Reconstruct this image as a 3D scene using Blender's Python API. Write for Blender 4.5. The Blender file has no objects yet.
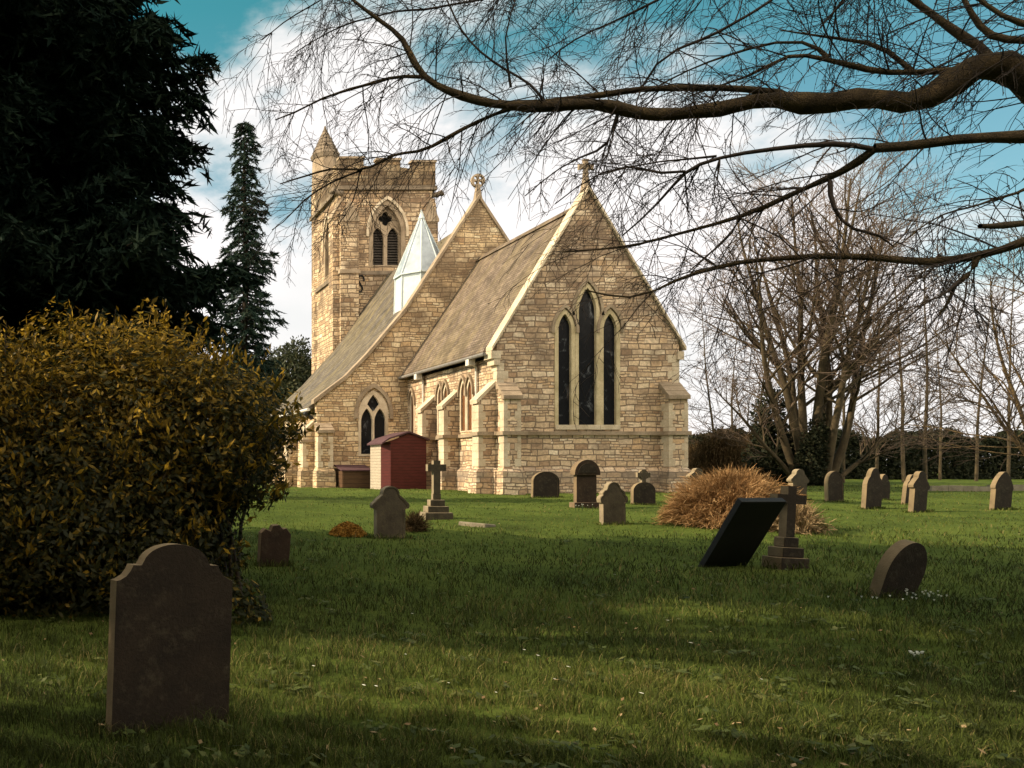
import bpy, bmesh, math, random
import numpy as np
from mathutils import Vector, Matrix
from mathutils.geometry import tessellate_polygon

random.seed(7)
R = np.random.default_rng(11)
rad = math.radians
SC = bpy.context.scene
COL = SC.collection

# ------------------------------------------------------------------ camera
EYE = 1.62
FPX = 850.0            # focal length in pixels
PX0, PY0 = 90.0, 466.0  # principal point (the photo is perspective-corrected: a shifted lens, camera level)
cd = bpy.data.cameras.new("camera")
cam = bpy.data.objects.new("camera", cd)
COL.objects.link(cam)
cam.location = (0, 0, EYE)
cam.rotation_euler = (rad(90), 0, 0)
cd.sensor_width = 36
cd.lens = 36 * FPX / 1024
cd.shift_x = (512 - PX0) / 1024
cd.shift_y = (PY0 - 384) / 1024
cd.clip_start = 0.05
cd.clip_end = 3000
SC.camera = cam

# ------------------------------------------------------------------ sky, sun, exposure
SUN_EL = 34.0
SUN_BACK = 11.0      # degrees the sun stands behind the plane of the east wall
SKY_STRENGTH = 0.10
CLOUD = 6.9
CLOUD_EAST_FILL = 5.5      # unseen clouds behind the camera, brightened this much to light the east wall
world = bpy.data.worlds.new("World")
SC.world = world
world.use_nodes = True
wt = world.node_tree
for n in list(wt.nodes):
    wt.nodes.remove(n)


def N(t, kind, **kw):
    n = t.nodes.new(kind)
    for k, v in kw.items():
        if k.startswith("i_"):
            key = k[2:]
            n.inputs[int(key) if key.isdigit() else key.replace("_", " ")].default_value = v
        else:
            setattr(n, k, v)
    return n


def math_node(t, op, a, b=None, c=None, clamp=False):
    n = t.nodes.new("ShaderNodeMath")
    n.operation = op
    n.use_clamp = clamp
    for i, v in enumerate((a, b, c)):
        if v is None:
            continue
        if isinstance(v, (int, float)):
            n.inputs[i].default_value = v
        else:
            t.links.new(v, n.inputs[i])
    return n.outputs[0]


def ramp(t, fac, stops, interp="LINEAR"):
    n = t.nodes.new("ShaderNodeValToRGB")
    cr = n.color_ramp
    cr.interpolation = interp
    while len(cr.elements) > 1:
        cr.elements.remove(cr.elements[-1])
    for i, (p, c) in enumerate(stops):
        e = cr.elements[0] if i == 0 else cr.elements.new(p)
        e.position = p
        e.color = (c, c, c, 1) if isinstance(c, (int, float)) else (*c, 1)
    if fac is not None:
        t.links.new(fac, n.inputs[0])
    return n.outputs[0]


def mixc(t, fac, a, b, mode="MIX"):
    n = t.nodes.new("ShaderNodeMix")
    n.data_type = "RGBA"
    n.blend_type = mode
    for i, v in ((0, fac), (6, a), (7, b)):
        if isinstance(v, (int, float)):
            n.inputs[i].default_value = v
        elif isinstance(v, tuple):
            n.inputs[i].default_value = (*v, 1)
        else:
            t.links.new(v, n.inputs[i])
    return n.outputs[2]


sky = N(wt, "ShaderNodeTexSky", sky_type="NISHITA", sun_disc=False, sun_elevation=rad(SUN_EL),
        sun_rotation=rad(-90 + SUN_BACK), air_density=1.0, dust_density=0.6, ozone_density=1.5)
tc = N(wt, "ShaderNodeTexCoord")
sep = N(wt, "ShaderNodeSeparateXYZ")
wt.links.new(tc.outputs["Generated"], sep.inputs[0])
tint = ramp(wt, sep.outputs[2], [(0.12, (0.88, 0.98, 0.82)), (0.30, (0.68, 1.02, 0.82)), (0.47, (0.32, 1.02, 0.72))])
skyc = mixc(wt, 1.0, sky.outputs[0], tint, "MULTIPLY")
mp = N(wt, "ShaderNodeMapping")
mp.inputs["Scale"].default_value = (1, 1, 1.9)
mp.inputs["Location"].default_value = (0.31, 0.1, 0.42)
wt.links.new(tc.outputs["Generated"], mp.inputs[0])
cn = N(wt, "ShaderNodeTexNoise", i_Scale=2.6, i_Detail=9.0, i_Roughness=0.55)
wt.links.new(mp.outputs[0], cn.inputs["Vector"])
# cloud cover: nearly whole low down, breaking up towards the top
elev = math_node(wt, "MULTIPLY_ADD", sep.outputs[2], -1.95, 1.08)
cover = math_node(wt, "ADD", math_node(wt, "MULTIPLY_ADD", cn.outputs[0], 2.1, -1.05), elev)
# unseen cloud bank added high overhead to whiten the light on the ground
cover = math_node(wt, "MULTIPLY_ADD", ramp(wt, sep.outputs[2], [(0.52, 0.0), (0.75, 1.0)], "EASE"), 1.1, cover)
# thinner cloud over the trees to the north
cover = math_node(wt, "MULTIPLY_ADD", ramp(wt, sep.outputs[0], [(0.50, 0.0), (0.70, 1.0)], "EASE"), -0.17, cover)
cmask = ramp(wt, cover, [(0.36, 0.0), (0.62, 1.0)], "EASE")
cn2 = N(wt, "ShaderNodeTexNoise", i_Scale=5.0, i_Detail=6.0)
wt.links.new(mp.outputs[0], cn2.inputs["Vector"])
cshade = ramp(wt, cn2.outputs[0], [(0.3, (0.84 * CLOUD, 0.84 * CLOUD, 0.83 * CLOUD)), (0.62, (CLOUD, CLOUD * 0.955, CLOUD * 0.94))])
east = ramp(wt, math_node(wt, "MULTIPLY_ADD", sep.outputs[1], -0.5, 0.5), [(0.45, 0.0), (0.85, 1.0)], "EASE")
cshade = mixc(wt, east, cshade, mixc(wt, 1.0, cshade, (CLOUD_EAST_FILL, CLOUD_EAST_FILL * 0.86, CLOUD_EAST_FILL * 0.66), "MULTIPLY"))
wcol = mixc(wt, cmask, skyc, cshade)
bg = N(wt, "ShaderNodeBackground", i_Strength=SKY_STRENGTH)
wt.links.new(wcol, bg.inputs[0])
wo = N(wt, "ShaderNodeOutputWorld")
wt.links.new(bg.outputs[0], wo.inputs[0])

sd = bpy.data.lights.new("sun", "SUN")
sd.energy = 5.0
sd.angle = rad(0.53)
sd.color = (1.0, 0.81, 0.56)
sun = bpy.data.objects.new("sun", sd)
COL.objects.link(sun)
ce, se = math.cos(rad(SUN_EL)), math.sin(rad(SUN_EL))
to_sun = Vector((-ce * math.cos(rad(SUN_BACK)), ce * math.sin(rad(SUN_BACK)), se))
sun.rotation_euler = to_sun.to_track_quat("Z", "Y").to_euler()
sun.location = to_sun * 80

SC.view_settings.view_transform = "Standard"
SC.view_settings.look = "None"
SC.view_settings.exposure = 0.70
SC.view_settings.gamma = 1.0
SC.view_settings.use_curve_mapping = False
try:
    SC.cycles.max_bounces = 6
    SC.cycles.transparent_max_bounces = 4
    SC.cycles.use_denoising = True
except Exception:
    pass


# ------------------------------------------------------------------ materials
def new_mat(name):
    m = bpy.data.materials.new(name)
    m.use_nodes = True
    t = m.node_tree
    b = t.nodes["Principled BSDF"]
    b.inputs["Roughness"].default_value = 0.9
    b.inputs["Specular IOR Level"].default_value = 0.25
    return m, t, b


def wall_coords(t):
    """(along the wall, height, 0) from world position, whichever way the wall faces."""
    g = N(t, "ShaderNodeNewGeometry")
    sp = N(t, "ShaderNodeSeparateXYZ")
    t.links.new(g.outputs["Position"], sp.inputs[0])
    sn = N(t, "ShaderNodeSeparateXYZ")
    t.links.new(g.outputs["True Normal"], sn.inputs[0])
    side = math_node(t, "GREATER_THAN", math_node(t, "ABSOLUTE", sn.outputs[0]), 0.6)
    d = math_node(t, "SUBTRACT", sp.outputs[1], sp.outputs[0])
    u = math_node(t, "MULTIPLY_ADD", d, side, sp.outputs[0])
    return g, u, sp.outputs[2], sp


def comb(t, x, y, z=0.0):
    c = t.nodes.new("ShaderNodeCombineXYZ")
    for i, v in enumerate((x, y, z)):
        if isinstance(v, (int, float)):
            c.inputs[i].default_value = v
        else:
            t.links.new(v, c.inputs[i])
    return c.outputs[0]


def rubble(name, warm=1.0, dark=1.0, bw=0.42, rh=0.21, soot=1.0, joint=1.0):
    """coursed rubble limestone"""
    m, t, b = new_mat(name)
    g, u, z, sp = wall_coords(t)
    wob = N(t, "ShaderNodeTexNoise", i_Scale=1.7, i_Detail=3.0)
    t.links.new(g.outputs["Position"], wob.inputs["Vector"])
    ws = N(t, "ShaderNodeSeparateColor")
    t.links.new(wob.outputs[1], ws.inputs[0])
    u1 = math_node(t, "MULTIPLY_ADD", ws.outputs[0], 0.26, u)
    z1 = math_node(t, "MULTIPLY_ADD", ws.outputs[1], 0.15, z)
    row = math_node(t, "FLOOR", math_node(t, "DIVIDE", z1, rh))
    wn = N(t, "ShaderNodeTexWhiteNoise", noise_dimensions="1D")
    t.links.new(row, wn.inputs["W"])
    u2 = math_node(t, "MULTIPLY_ADD", wn.outputs[0], 1.3, u1)
    vec = comb(t, u2, z1)

    def brick(w, h, mort):
        k = N(t, "ShaderNodeTexBrick", offset=0.5, offset_frequency=2, squash=1.35, squash_frequency=3)
        k.inputs["Scale"].default_value = 1.0
        k.inputs["Brick Width"].default_value = w
        k.inputs["Row Height"].default_value = h
        k.inputs["Mortar Size"].default_value = mort
        k.inputs["Mortar Smooth"].default_value = 0.2
        k.inputs["Color1"].default_value = (0, 0, 0, 1)
        k.inputs["Color2"].default_value = (1, 1, 1, 1)
        k.inputs["Mortar"].default_value = (0.5, 0.5, 0.5, 1)
        t.links.new(vec, k.inputs["Vector"])
        return k
    A = brick(bw, rh, 0.022 * joint)
    B = brick(bw * 0.62, rh * 0.5, 0.016 * joint)
    # blocks of two sizes: chosen patch by patch, on the course grid
    cell = comb(t, math_node(t, "FLOOR", math_node(t, "DIVIDE", u2, bw * 2.0)), row)
    wn2 = N(t, "ShaderNodeTexWhiteNoise", noise_dimensions="2D")
    t.links.new(cell, wn2.inputs["Vector"])
    pick = math_node(t, "GREATER_THAN", wn2.outputs[0], 0.62)
    tint = mixc(t, pick, A.outputs[0], B.outputs[0])
    mf = N(t, "ShaderNodeMix", data_type="FLOAT")
    t.links.new(pick, mf.inputs[0])
    t.links.new(A.outputs["Fac"], mf.inputs[2])
    t.links.new(B.outputs["Fac"], mf.inputs[3])
    mort = mf.outputs[0]

    def C(r, g_, b_):
        return (r * dark, g_ * dark * (1 - 0.06 * (warm - 1)), b_ * dark / warm)
    col = ramp(t, tint, [(0.0, C(0.36, 0.23, 0.145)), (0.14, C(0.70, 0.52, 0.34)), (0.26, C(0.48, 0.335, 0.215)), (0.38, C(0.78, 0.61, 0.43)), (0.5, C(0.60, 0.40, 0.235)),
                         (0.62, C(0.74, 0.58, 0.42)), (0.74, C(0.42, 0.29, 0.19)), (0.86, C(0.66, 0.48, 0.31)), (1.0, C(0.82, 0.68, 0.51))])
    fine = N(t, "ShaderNodeTexNoise", i_Scale=9.0, i_Detail=8.0, i_Roughness=0.65)
    t.links.new(g.outputs["Position"], fine.inputs["Vector"])
    col = mixc(t, 0.75, col, ramp(t, fine.outputs[0], [(0.3, 0.42), (0.68, 1.25)]), "MULTIPLY")
    col = mixc(t, math_node(t, "MULTIPLY", mort, 0.95), col, C(0.19, 0.14, 0.10))
    # soot and lichen stains, more of them high up the walls
    st = N(t, "ShaderNodeTexNoise", i_Scale=0.75, i_Detail=7.0, i_Roughness=0.62)
    t.links.new(g.outputs["Position"], st.inputs["Vector"])
    high = math_node(t, "MULTIPLY_ADD", z, 0.021 * soot, -0.12)
    sfac = ramp(t, math_node(t, "ADD", st.outputs[0], high), [(0.47, 0.0), (0.63, 0.78)])
    col = mixc(t, sfac, col, C(0.15, 0.105, 0.075))
    # damp grey band along the plinth course
    band = math_node(t, "SUBTRACT", 1.0, math_node(t, "MULTIPLY", math_node(t, "ABSOLUTE", math_node(t, "SUBTRACT", z, 1.28)), 2.6), clamp=True)
    bfac = math_node(t, "MULTIPLY", band, ramp(t, st.outputs[0], [(0.35, 0.15), (0.6, 0.8)]))
    col = mixc(t, bfac, col, C(0.20, 0.165, 0.135))
    t.links.new(col, b.inputs["Base Color"])
    hgt = math_node(t, "MULTIPLY_ADD", mort, -0.8, math_node(t, "MULTIPLY_ADD", fine.outputs[0], 0.55, math_node(t, "MULTIPLY", N_luma(t, tint), 0.35)))
    bp = N(t, "ShaderNodeBump", i_Strength=1.0, i_Distance=0.06)
    t.links.new(hgt, bp.inputs["Height"])
    t.links.new(bp.outputs[0], b.inputs["Normal"])
    return m


def N_luma(t, c):
    n = t.nodes.new("ShaderNodeRGBToBW")
    t.links.new(c, n.inputs[0])
    return n.outputs[0]


def plain_stone(name, c1, c2, c3=None, scale=2.0, bump=0.35, rough=0.92, coords="pos", lichen=None, edge=None):
    m, t, b = new_mat(name)
    if coords == "pos":
        v = N(t, "ShaderNodeNewGeometry").outputs["Position"]
    else:
        v = N(t, "ShaderNodeTexCoord").outputs["Object"]
    n1 = N(t, "ShaderNodeTexNoise", i_Scale=scale, i_Detail=8.0, i_Roughness=0.62)
    t.links.new(v, n1.inputs["Vector"])
    st = [(0.32, c1), (0.64, c2)]
    if c3:
        st.append((0.8, c3))
    col = ramp(t, n1.outputs[0], st)
    n2 = N(t, "ShaderNodeTexNoise", i_Scale=scale * 14, i_Detail=5.0, i_Roughness=0.7)
    t.links.new(v, n2.inputs["Vector"])
    col = mixc(t, 0.6, col, ramp(t, n2.outputs[0], [(0.3, 0.6), (0.7, 1.25)]), "MULTIPLY")
    if lichen:
        n3 = N(t, "ShaderNodeTexNoise", i_Scale=scale * 3.3, i_Detail=6.0, i_Roughness=0.7)
        t.links.new(v, n3.inputs["Vector"])
        col = mixc(t, ramp(t, n3.outputs[0], [(0.53, 0.0), (0.68, 0.45)]), col, lichen)
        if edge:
            # edges and tops painted paler for sunlit rims; the broad faces left dark
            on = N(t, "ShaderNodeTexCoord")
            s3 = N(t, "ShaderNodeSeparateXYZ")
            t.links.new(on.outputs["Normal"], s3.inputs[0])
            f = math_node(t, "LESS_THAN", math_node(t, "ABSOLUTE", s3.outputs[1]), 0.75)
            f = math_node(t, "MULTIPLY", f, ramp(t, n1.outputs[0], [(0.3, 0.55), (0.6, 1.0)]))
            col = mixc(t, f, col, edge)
    t.links.new(col, b.inputs["Base Color"])
    b.inputs["Roughness"].default_value = rough
    bp = N(t, "ShaderNodeBump", i_Strength=bump, i_Distance=0.02)
    t.links.new(n2.outputs[0], bp.inputs["Height"])
    t.links.new(bp.outputs[0], b.inputs["Normal"])
    return m


def tiles(name, base, alt, rowh, tw, streak, sd_=0.5):
    m, t, b = new_mat(name)
    g = N(t, "ShaderNodeNewGeometry")
    sp = N(t, "ShaderNodeSeparateXYZ")
    t.links.new(g.outputs["Position"], sp.inputs[0])
    vec = comb(t, sp.outputs[1], sp.outputs[2])
    k = N(t, "ShaderNodeTexBrick", offset=0.5)
    for q, v in (("Scale", 1.0), ("Brick Width", tw), ("Row Height", rowh), ("Mortar Size", 0.008), ("Mortar Smooth", 0.2)):
        k.inputs[q].default_value = v
    k.inputs["Color1"].default_value = (*base, 1)
    k.inputs["Color2"].default_value = (*alt, 1)
    k.inputs["Mortar"].default_value = (base[0] * 0.3, base[1] * 0.3, base[2] * 0.3, 1)
    t.links.new(vec, k.inputs["Vector"])
    mpv = comb(t, math_node(t, "MULTIPLY", sp.outputs[1], 1.1), math_node(t, "MULTIPLY", sp.outputs[2], 0.16))
    n1 = N(t, "ShaderNodeTexNoise", i_Scale=1.6, i_Detail=6.0, i_Roughness=0.65)
    t.links.new(mpv, n1.inputs["Vector"])
    col = mixc(t, ramp(t, n1.outputs[0], [(0.44, 0.0), (0.58, sd_)]), k.outputs[0], streak)
    n2 = N(t, "ShaderNodeTexNoise", i_Scale=1.5, i_Detail=9.0, i_Roughness=0.75)
    t.links.new(g.outputs["Position"], n2.inputs["Vector"])
    col = mixc(t, 0.9, col, ramp(t, n2.outputs[0], [(0.34, 0.42), (0.68, 1.35)]), "MULTIPLY")
    t.links.new(col, b.inputs["Base Color"])
    saw = math_node(t, "FRACT", math_node(t, "DIVIDE", sp.outputs[2], rowh))
    h = math_node(t, "MULTIPLY_ADD", saw, -0.6, math_node(t, "MULTIPLY", k.outputs["Fac"], -0.5))
    bp = N(t, "ShaderNodeBump", i_Strength=0.6, i_Distance=0.03)
    t.links.new(h, bp.inputs["Height"])
    t.links.new(bp.outputs[0], b.inputs["Normal"])
    return m


def glass_dark(name, tint=(0.012, 0.013, 0.016), pale=(0.17, 0.18, 0.20), rough=0.16, amt=0.65):
    m, t, b = new_mat(name)
    g, u, z, sp = wall_coords(t)
    n1 = N(t, "ShaderNodeTexNoise", i_Scale=2.2, i_Detail=5.0, i_Distortion=1.2)
    t.links.new(g.outputs["Position"], n1.inputs["Vector"])
    col = mixc(t, ramp(t, n1.outputs[0], [(0.58, 0.0), (0.74, amt)]), tint, pale)  # pale streaks of reflection painted into the glass colour
    # leaded lights: diamond lattice of dark cames
    q = math_node(t, "ABSOLUTE", math_node(t, "SUBTRACT", math_node(t, "FRACT", math_node(t, "MULTIPLY_ADD", u, 6.0, math_node(t, "MULTIPLY", z, 3.6))), 0.5))
    w = math_node(t, "ABSOLUTE", math_node(t, "SUBTRACT", math_node(t, "FRACT", math_node(t, "MULTIPLY_ADD", u, 6.0, math_node(t, "MULTIPLY", z, -3.6))), 0.5))
    came = math_node(t, "LESS_THAN", math_node(t, "MINIMUM", q, w), 0.055)
    col = mixc(t, came, col, (0.01, 0.01, 0.01))
    t.links.new(col, b.inputs["Base Color"])
    b.inputs["Roughness"].default_value = rough
    b.inputs["Specular IOR Level"].default_value = 0.10
    bp = N(t, "ShaderNodeBump", i_Strength=0.25, i_Distance=0.02)
    t.links.new(n1.outputs[0], bp.inputs["Height"])
    t.links.new(bp.outputs[0], b.inputs["Normal"])
    return m


def flat(name, c, rough=0.7, metal=0.0, var=0.25, scale=6.0):
    m, t, b = new_mat(name)
    v = N(t, "ShaderNodeTexCoord").outputs["Object"]
    n1 = N(t, "ShaderNodeTexNoise", i_Scale=scale, i_Detail=6.0, i_Roughness=0.65)
    t.links.new(v, n1.inputs["Vector"])
    lo = tuple(x * (1 - var) for x in c)
    hi = tuple(min(1, x * (1 + var)) for x in c)
    t.links.new(ramp(t, n1.outputs[0], [(0.3, lo), (0.7, hi)]), b.inputs["Base Color"])
    b.inputs["Roughness"].default_value = rough
    b.inputs["Metallic"].default_value = metal
    return m


def leafy(name, stops, transl=0.25, rough=0.6, spec=0.3, attr="tone"):
    """leaf material: colour by the leaf's own random tone"""
    m, t, b = new_mat(name)
    a = N(t, "ShaderNodeAttribute", attribute_name=attr)
    col = ramp(t, a.outputs["Fac"], stops)
    t.links.new(col, b.inputs["Base Color"])
    b.inputs["Roughness"].default_value = rough
    b.inputs["Specular IOR Level"].default_value = spec
    tr = N(t, "ShaderNodeBsdfTranslucent")
    t.links.new(col, tr.inputs[0])
    mx = N(t, "ShaderNodeMixShader")
    mx.inputs[0].default_value = transl
    t.links.new(b.outputs[0], mx.inputs[1])
    t.links.new(tr.outputs[0], mx.inputs[2])
    t.links.new(mx.outputs[0], t.nodes["Material Output"].inputs[0])
    return m


def boards(name, c, axis="z", pitch=0.13, rough=0.6):
    m, t, b = new_mat(name)
    g = N(t, "ShaderNodeNewGeometry")
    sp = N(t, "ShaderNodeSeparateXYZ")
    t.links.new(g.outputs["Position"], sp.inputs[0])
    f = math_node(t, "FRACT", math_node(t, "DIVIDE", sp.outputs[2], pitch))
    gap = math_node(t, "LESS_THAN", f, 0.1)
    n1 = N(t, "ShaderNodeTexNoise", i_Scale=4.0, i_Detail=6.0)
    mpv = N(t, "ShaderNodeMapping")
    mpv.inputs["Scale"].default_value = (1, 1, 8)
    t.links.new(g.outputs["Position"], mpv.inputs[0])
    t.links.new(mpv.outputs[0], n1.inputs["Vector"])
    col = ramp(t, n1.outputs[0], [(0.3, tuple(x * 0.75 for x in c)), (0.7, tuple(x * 1.2 for x in c))])
    col = mixc(t, gap, col, tuple(x * 0.3 for x in c))
    t.links.new(col, b.inputs["Base Color"])
    b.inputs["Roughness"].default_value = rough
    bp = N(t, "ShaderNodeBump", i_Strength=0.8, i_Distance=0.03)
    t.links.new(f, bp.inputs["Height"])
    t.links.new(bp.outputs[0], b.inputs["Normal"])
    return m


M = {}
M["rubble"] = rubble("chancel rubble limestone")
M["rubble_nave"] = rubble("nave rubble limestone", warm=1.12, dark=0.98, bw=0.48, rh=0.24, soot=0.7, joint=0.95)
M["rubble_tower"] = rubble("tower rubble limestone", warm=1.05, dark=0.93, bw=0.56, rh=0.29, soot=0.5, joint=1.5)
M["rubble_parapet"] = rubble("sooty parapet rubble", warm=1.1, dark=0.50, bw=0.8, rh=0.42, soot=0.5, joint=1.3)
M["ashlar"] = plain_stone("dressed limestone", (0.42, 0.33, 0.23), (0.62, 0.52, 0.39), (0.68, 0.60, 0.47), 1.6, 0.25)
M["ashlar_dark"] = plain_stone("weathered dressed stone", (0.20, 0.15, 0.10), (0.36, 0.28, 0.20), (0.44, 0.36, 0.26), 1.4, 0.3)
M["mullion"] = plain_stone("lichened mullion stone", (0.36, 0.29, 0.17), (0.58, 0.48, 0.31), (0.64, 0.56, 0.42), 2.2, 0.25)
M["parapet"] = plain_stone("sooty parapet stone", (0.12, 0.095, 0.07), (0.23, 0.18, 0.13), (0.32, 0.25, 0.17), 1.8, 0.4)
M["tile"] = tiles("clay tile roof", (0.125, 0.092, 0.068), (0.20, 0.155, 0.120), 0.115, 0.17, (0.16, 0.125, 0.065), 0.5)
M["slate"] = tiles("old slate roof", (0.085, 0.073, 0.062), (0.145, 0.125, 0.105), 0.15, 0.28, (0.17, 0.135, 0.070), 0.7)
M["glass"] = glass_dark("leaded window glass")
M["glass_warm"] = glass_dark("reddish brown leaded glass", (0.17, 0.070, 0.030), (0.27, 0.125, 0.06), 0.4, 0.8)  # one reddish brown tint for the south windows
M["louvre"] = flat("dark louvre slats", (0.06, 0.05, 0.042), 0.8)
M["void"] = flat("dark interior", (0.008, 0.008, 0.008), 1.0)
M["lead"] = flat("pale lead sheet", (0.30, 0.345, 0.39), 0.36, 0.25, 0.30, 1.6)
M["lead_pale"] = flat("pale glazing bars", (0.50, 0.56, 0.58), 0.45, 0.1, 0.08)
M["white_paint"] = flat("old white paint", (0.60, 0.57, 0.52), 0.6)
M["gutter"] = flat("grey gutter", (0.16, 0.15, 0.14), 0.6)
M["iron"] = flat("black iron", (0.012, 0.012, 0.012), 0.55)
M["red_boards"] = boards("red painted boards", (0.095, 0.022, 0.020))
M["cream_boards"] = boards("cream painted boards", (0.46, 0.39, 0.31))
M["felt"] = flat("dark purple roofing felt", (0.07, 0.035, 0.04), 0.8)
M["brown_wood"] = boards("brown stained wood", (0.10, 0.055, 0.03), pitch=0.2)
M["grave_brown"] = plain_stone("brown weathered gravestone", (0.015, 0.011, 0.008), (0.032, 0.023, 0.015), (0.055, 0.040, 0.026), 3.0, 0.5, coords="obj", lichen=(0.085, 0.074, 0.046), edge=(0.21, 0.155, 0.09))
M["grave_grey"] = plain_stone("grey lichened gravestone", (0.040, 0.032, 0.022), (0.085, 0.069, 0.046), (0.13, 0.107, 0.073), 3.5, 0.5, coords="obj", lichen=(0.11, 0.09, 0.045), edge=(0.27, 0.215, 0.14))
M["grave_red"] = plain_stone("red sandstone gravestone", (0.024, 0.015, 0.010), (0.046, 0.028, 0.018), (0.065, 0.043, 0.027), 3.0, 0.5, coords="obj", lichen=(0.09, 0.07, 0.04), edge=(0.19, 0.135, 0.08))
M["grave_dark"] = plain_stone("dark slate slab", (0.008, 0.008, 0.008), (0.015, 0.015, 0.015), None, 3.0, 0.2, 0.6, coords="obj")
M["grave_pale"] = plain_stone("pale ledger stone", (0.14, 0.12, 0.085), (0.24, 0.21, 0.15), None, 4.0, 0.4, coords="obj")
M["bark"] = plain_stone("brown mossy bark", (0.040, 0.028, 0.017), (0.14, 0.095, 0.045), (0.26, 0.18, 0.055), 4.5, 1.2)
M["bark_twig"] = flat("dark twig bark", (0.046, 0.033, 0.025), 0.85)
M["bark_bg"] = plain_stone("brown bark of far trees", (0.035, 0.026, 0.015), (0.085, 0.064, 0.035), None, 2.0, 0.5)
M["bark_bg_twig"] = flat("twig bark of far trees", (0.115, 0.082, 0.06), 0.9)
M["bark_dark"] = plain_stone("dark conifer bark", (0.02, 0.015, 0.011), (0.05, 0.037, 0.026), None, 4.0, 0.8)
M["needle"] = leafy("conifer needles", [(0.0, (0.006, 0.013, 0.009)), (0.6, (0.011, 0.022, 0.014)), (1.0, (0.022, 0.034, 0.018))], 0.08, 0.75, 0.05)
M["needle_far"] = leafy("spruce needles", [(0.0, (0.010, 0.024, 0.020)), (0.6, (0.020, 0.040, 0.030)), (1.0, (0.05, 0.062, 0.035))], 0.12, 0.7, 0.1)
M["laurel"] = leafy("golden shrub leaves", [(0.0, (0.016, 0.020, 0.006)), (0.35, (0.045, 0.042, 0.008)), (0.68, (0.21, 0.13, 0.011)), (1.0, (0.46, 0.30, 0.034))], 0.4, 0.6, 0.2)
M["hedge"] = leafy("dark evergreen leaves", [(0.0, (0.010, 0.014, 0.008)), (0.6, (0.022, 0.026, 0.013)), (1.0, (0.045, 0.042, 0.02))], 0.1, 0.7, 0.1)
M["broadleaf"] = leafy("ivy covered tree leaves", [(0.0, (0.014, 0.020, 0.010)), (0.6, (0.035, 0.042, 0.018)), (1.0, (0.075, 0.07, 0.03))], 0.15, 0.6, 0.2)
M["rust"] = leafy("russet dead stems", [(0.0, (0.10, 0.052, 0.022)), (0.5, (0.27, 0.15, 0.062)), (1.0, (0.46, 0.30, 0.15))], 0.15, 0.85, 0.1)
M["straw"] = leafy("pale dead stalks", [(0.0, (0.14, 0.09, 0.045)), (1.0, (0.34, 0.25, 0.14))], 0.1, 0.85, 0.1)
M["bramble"] = leafy("brown winter stems", [(0.0, (0.035, 0.024, 0.012)), (1.0, (0.11, 0.072, 0.034))], 0.1, 0.9, 0.05)
M["petal"] = flat("white petals", (0.78, 0.78, 0.74), 0.6, 0, 0.05)
M["stem_green"] = flat("green flower stems", (0.05, 0.085, 0.025), 0.6)
M["deadleaf"] = leafy("orange dead leaves", [(0.0, (0.14, 0.065, 0.012)), (0.5, (0.27, 0.13, 0.022)), (1.0, (0.36, 0.22, 0.05))], 0.2, 0.8, 0.1)

# grass and soil: green, olive and straw by patches
GRASS_STOPS = [(0.0, (0.020, 0.025, 0.007)), (0.35, (0.045, 0.060, 0.012)), (0.62, (0.115, 0.145, 0.026)), (0.82, (0.135, 0.125, 0.035)), (1.0, (0.22, 0.175, 0.075))]
M["grass"] = leafy("grass blades", GRASS_STOPS, 0.3, 0.7, 0.15)


def ground_mat():
    m, t, b = new_mat("churchyard turf")
    g = N(t, "ShaderNodeNewGeometry")
    n1 = N(t, "ShaderNodeTexNoise", i_Scale=0.45, i_Detail=9.0, i_Roughness=0.68)
    t.links.new(g.outputs["Position"], n1.inputs["Vector"])
    n2 = N(t, "ShaderNodeTexNoise", i_Scale=14.0, i_Detail=6.0, i_Roughness=0.75)
    t.links.new(g.outputs["Position"], n2.inputs["Vector"])
    f = math_node(t, "MULTIPLY_ADD", n2.outputs[0], 0.7, math_node(t, "MULTIPLY_ADD", n1.outputs[0], 0.9, -0.32))
    col = ramp(t, f, [(0.25, (0.026, 0.034, 0.009)), (0.45, (0.055, 0.080, 0.015)), (0.62, (0.085, 0.110, 0.022)), (0.78, (0.095, 0.082, 0.028)), (0.95, (0.13, 0.09, 0.038))])
    t.links.new(col, b.inputs["Base Color"])
    b.inputs["Roughness"].default_value = 1.0
    b.inputs["Specular IOR Level"].default_value = 0.05
    bp = N(t, "ShaderNodeBump", i_Strength=0.8, i_Distance=0.06)
    t.links.new(n2.outputs[0], bp.inputs["Height"])
    t.links.new(bp.outputs[0], b.inputs["Normal"])
    return m


M["weed"] = leafy("weed leaves", [(0.0, (0.030, 0.045, 0.012)), (0.6, (0.065, 0.085, 0.022)), (1.0, (0.12, 0.12, 0.04))], 0.25, 0.6, 0.2)
M["ground"] = ground_mat()


# ------------------------------------------------------------------ scene helpers
def tag(o, label=None, cat=None, group=None, kind=None):
    if label:
        o["label"] = label
    if cat:
        o["category"] = cat
    if group:
        o["group"] = group
    if kind:
        o["kind"] = kind
    return o


def empty(name, loc=(0, 0, 0), rot=(0, 0, 0)):
    o = bpy.data.objects.new(name, None)
    o.location = loc
    o.rotation_euler = rot
    o.empty_display_size = 0.2
    COL.objects.link(o)
    return o


WORLD_IN = {}


def link(name, me, parent=None, world=False):
    """world=True: the mesh is modelled in world coordinates, the parent stands somewhere else"""
    o = bpy.data.objects.new(name, me)
    COL.objects.link(o)
    if parent is not None:
        o.parent = parent
        if world:
            top = parent
            off = Vector((0, 0, 0))
            while top is not None and top.type == "EMPTY":
                off += Vector(top.location)
                top = top.parent
            o.matrix_parent_inverse = Matrix.Translation(-off)
    return o


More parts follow.
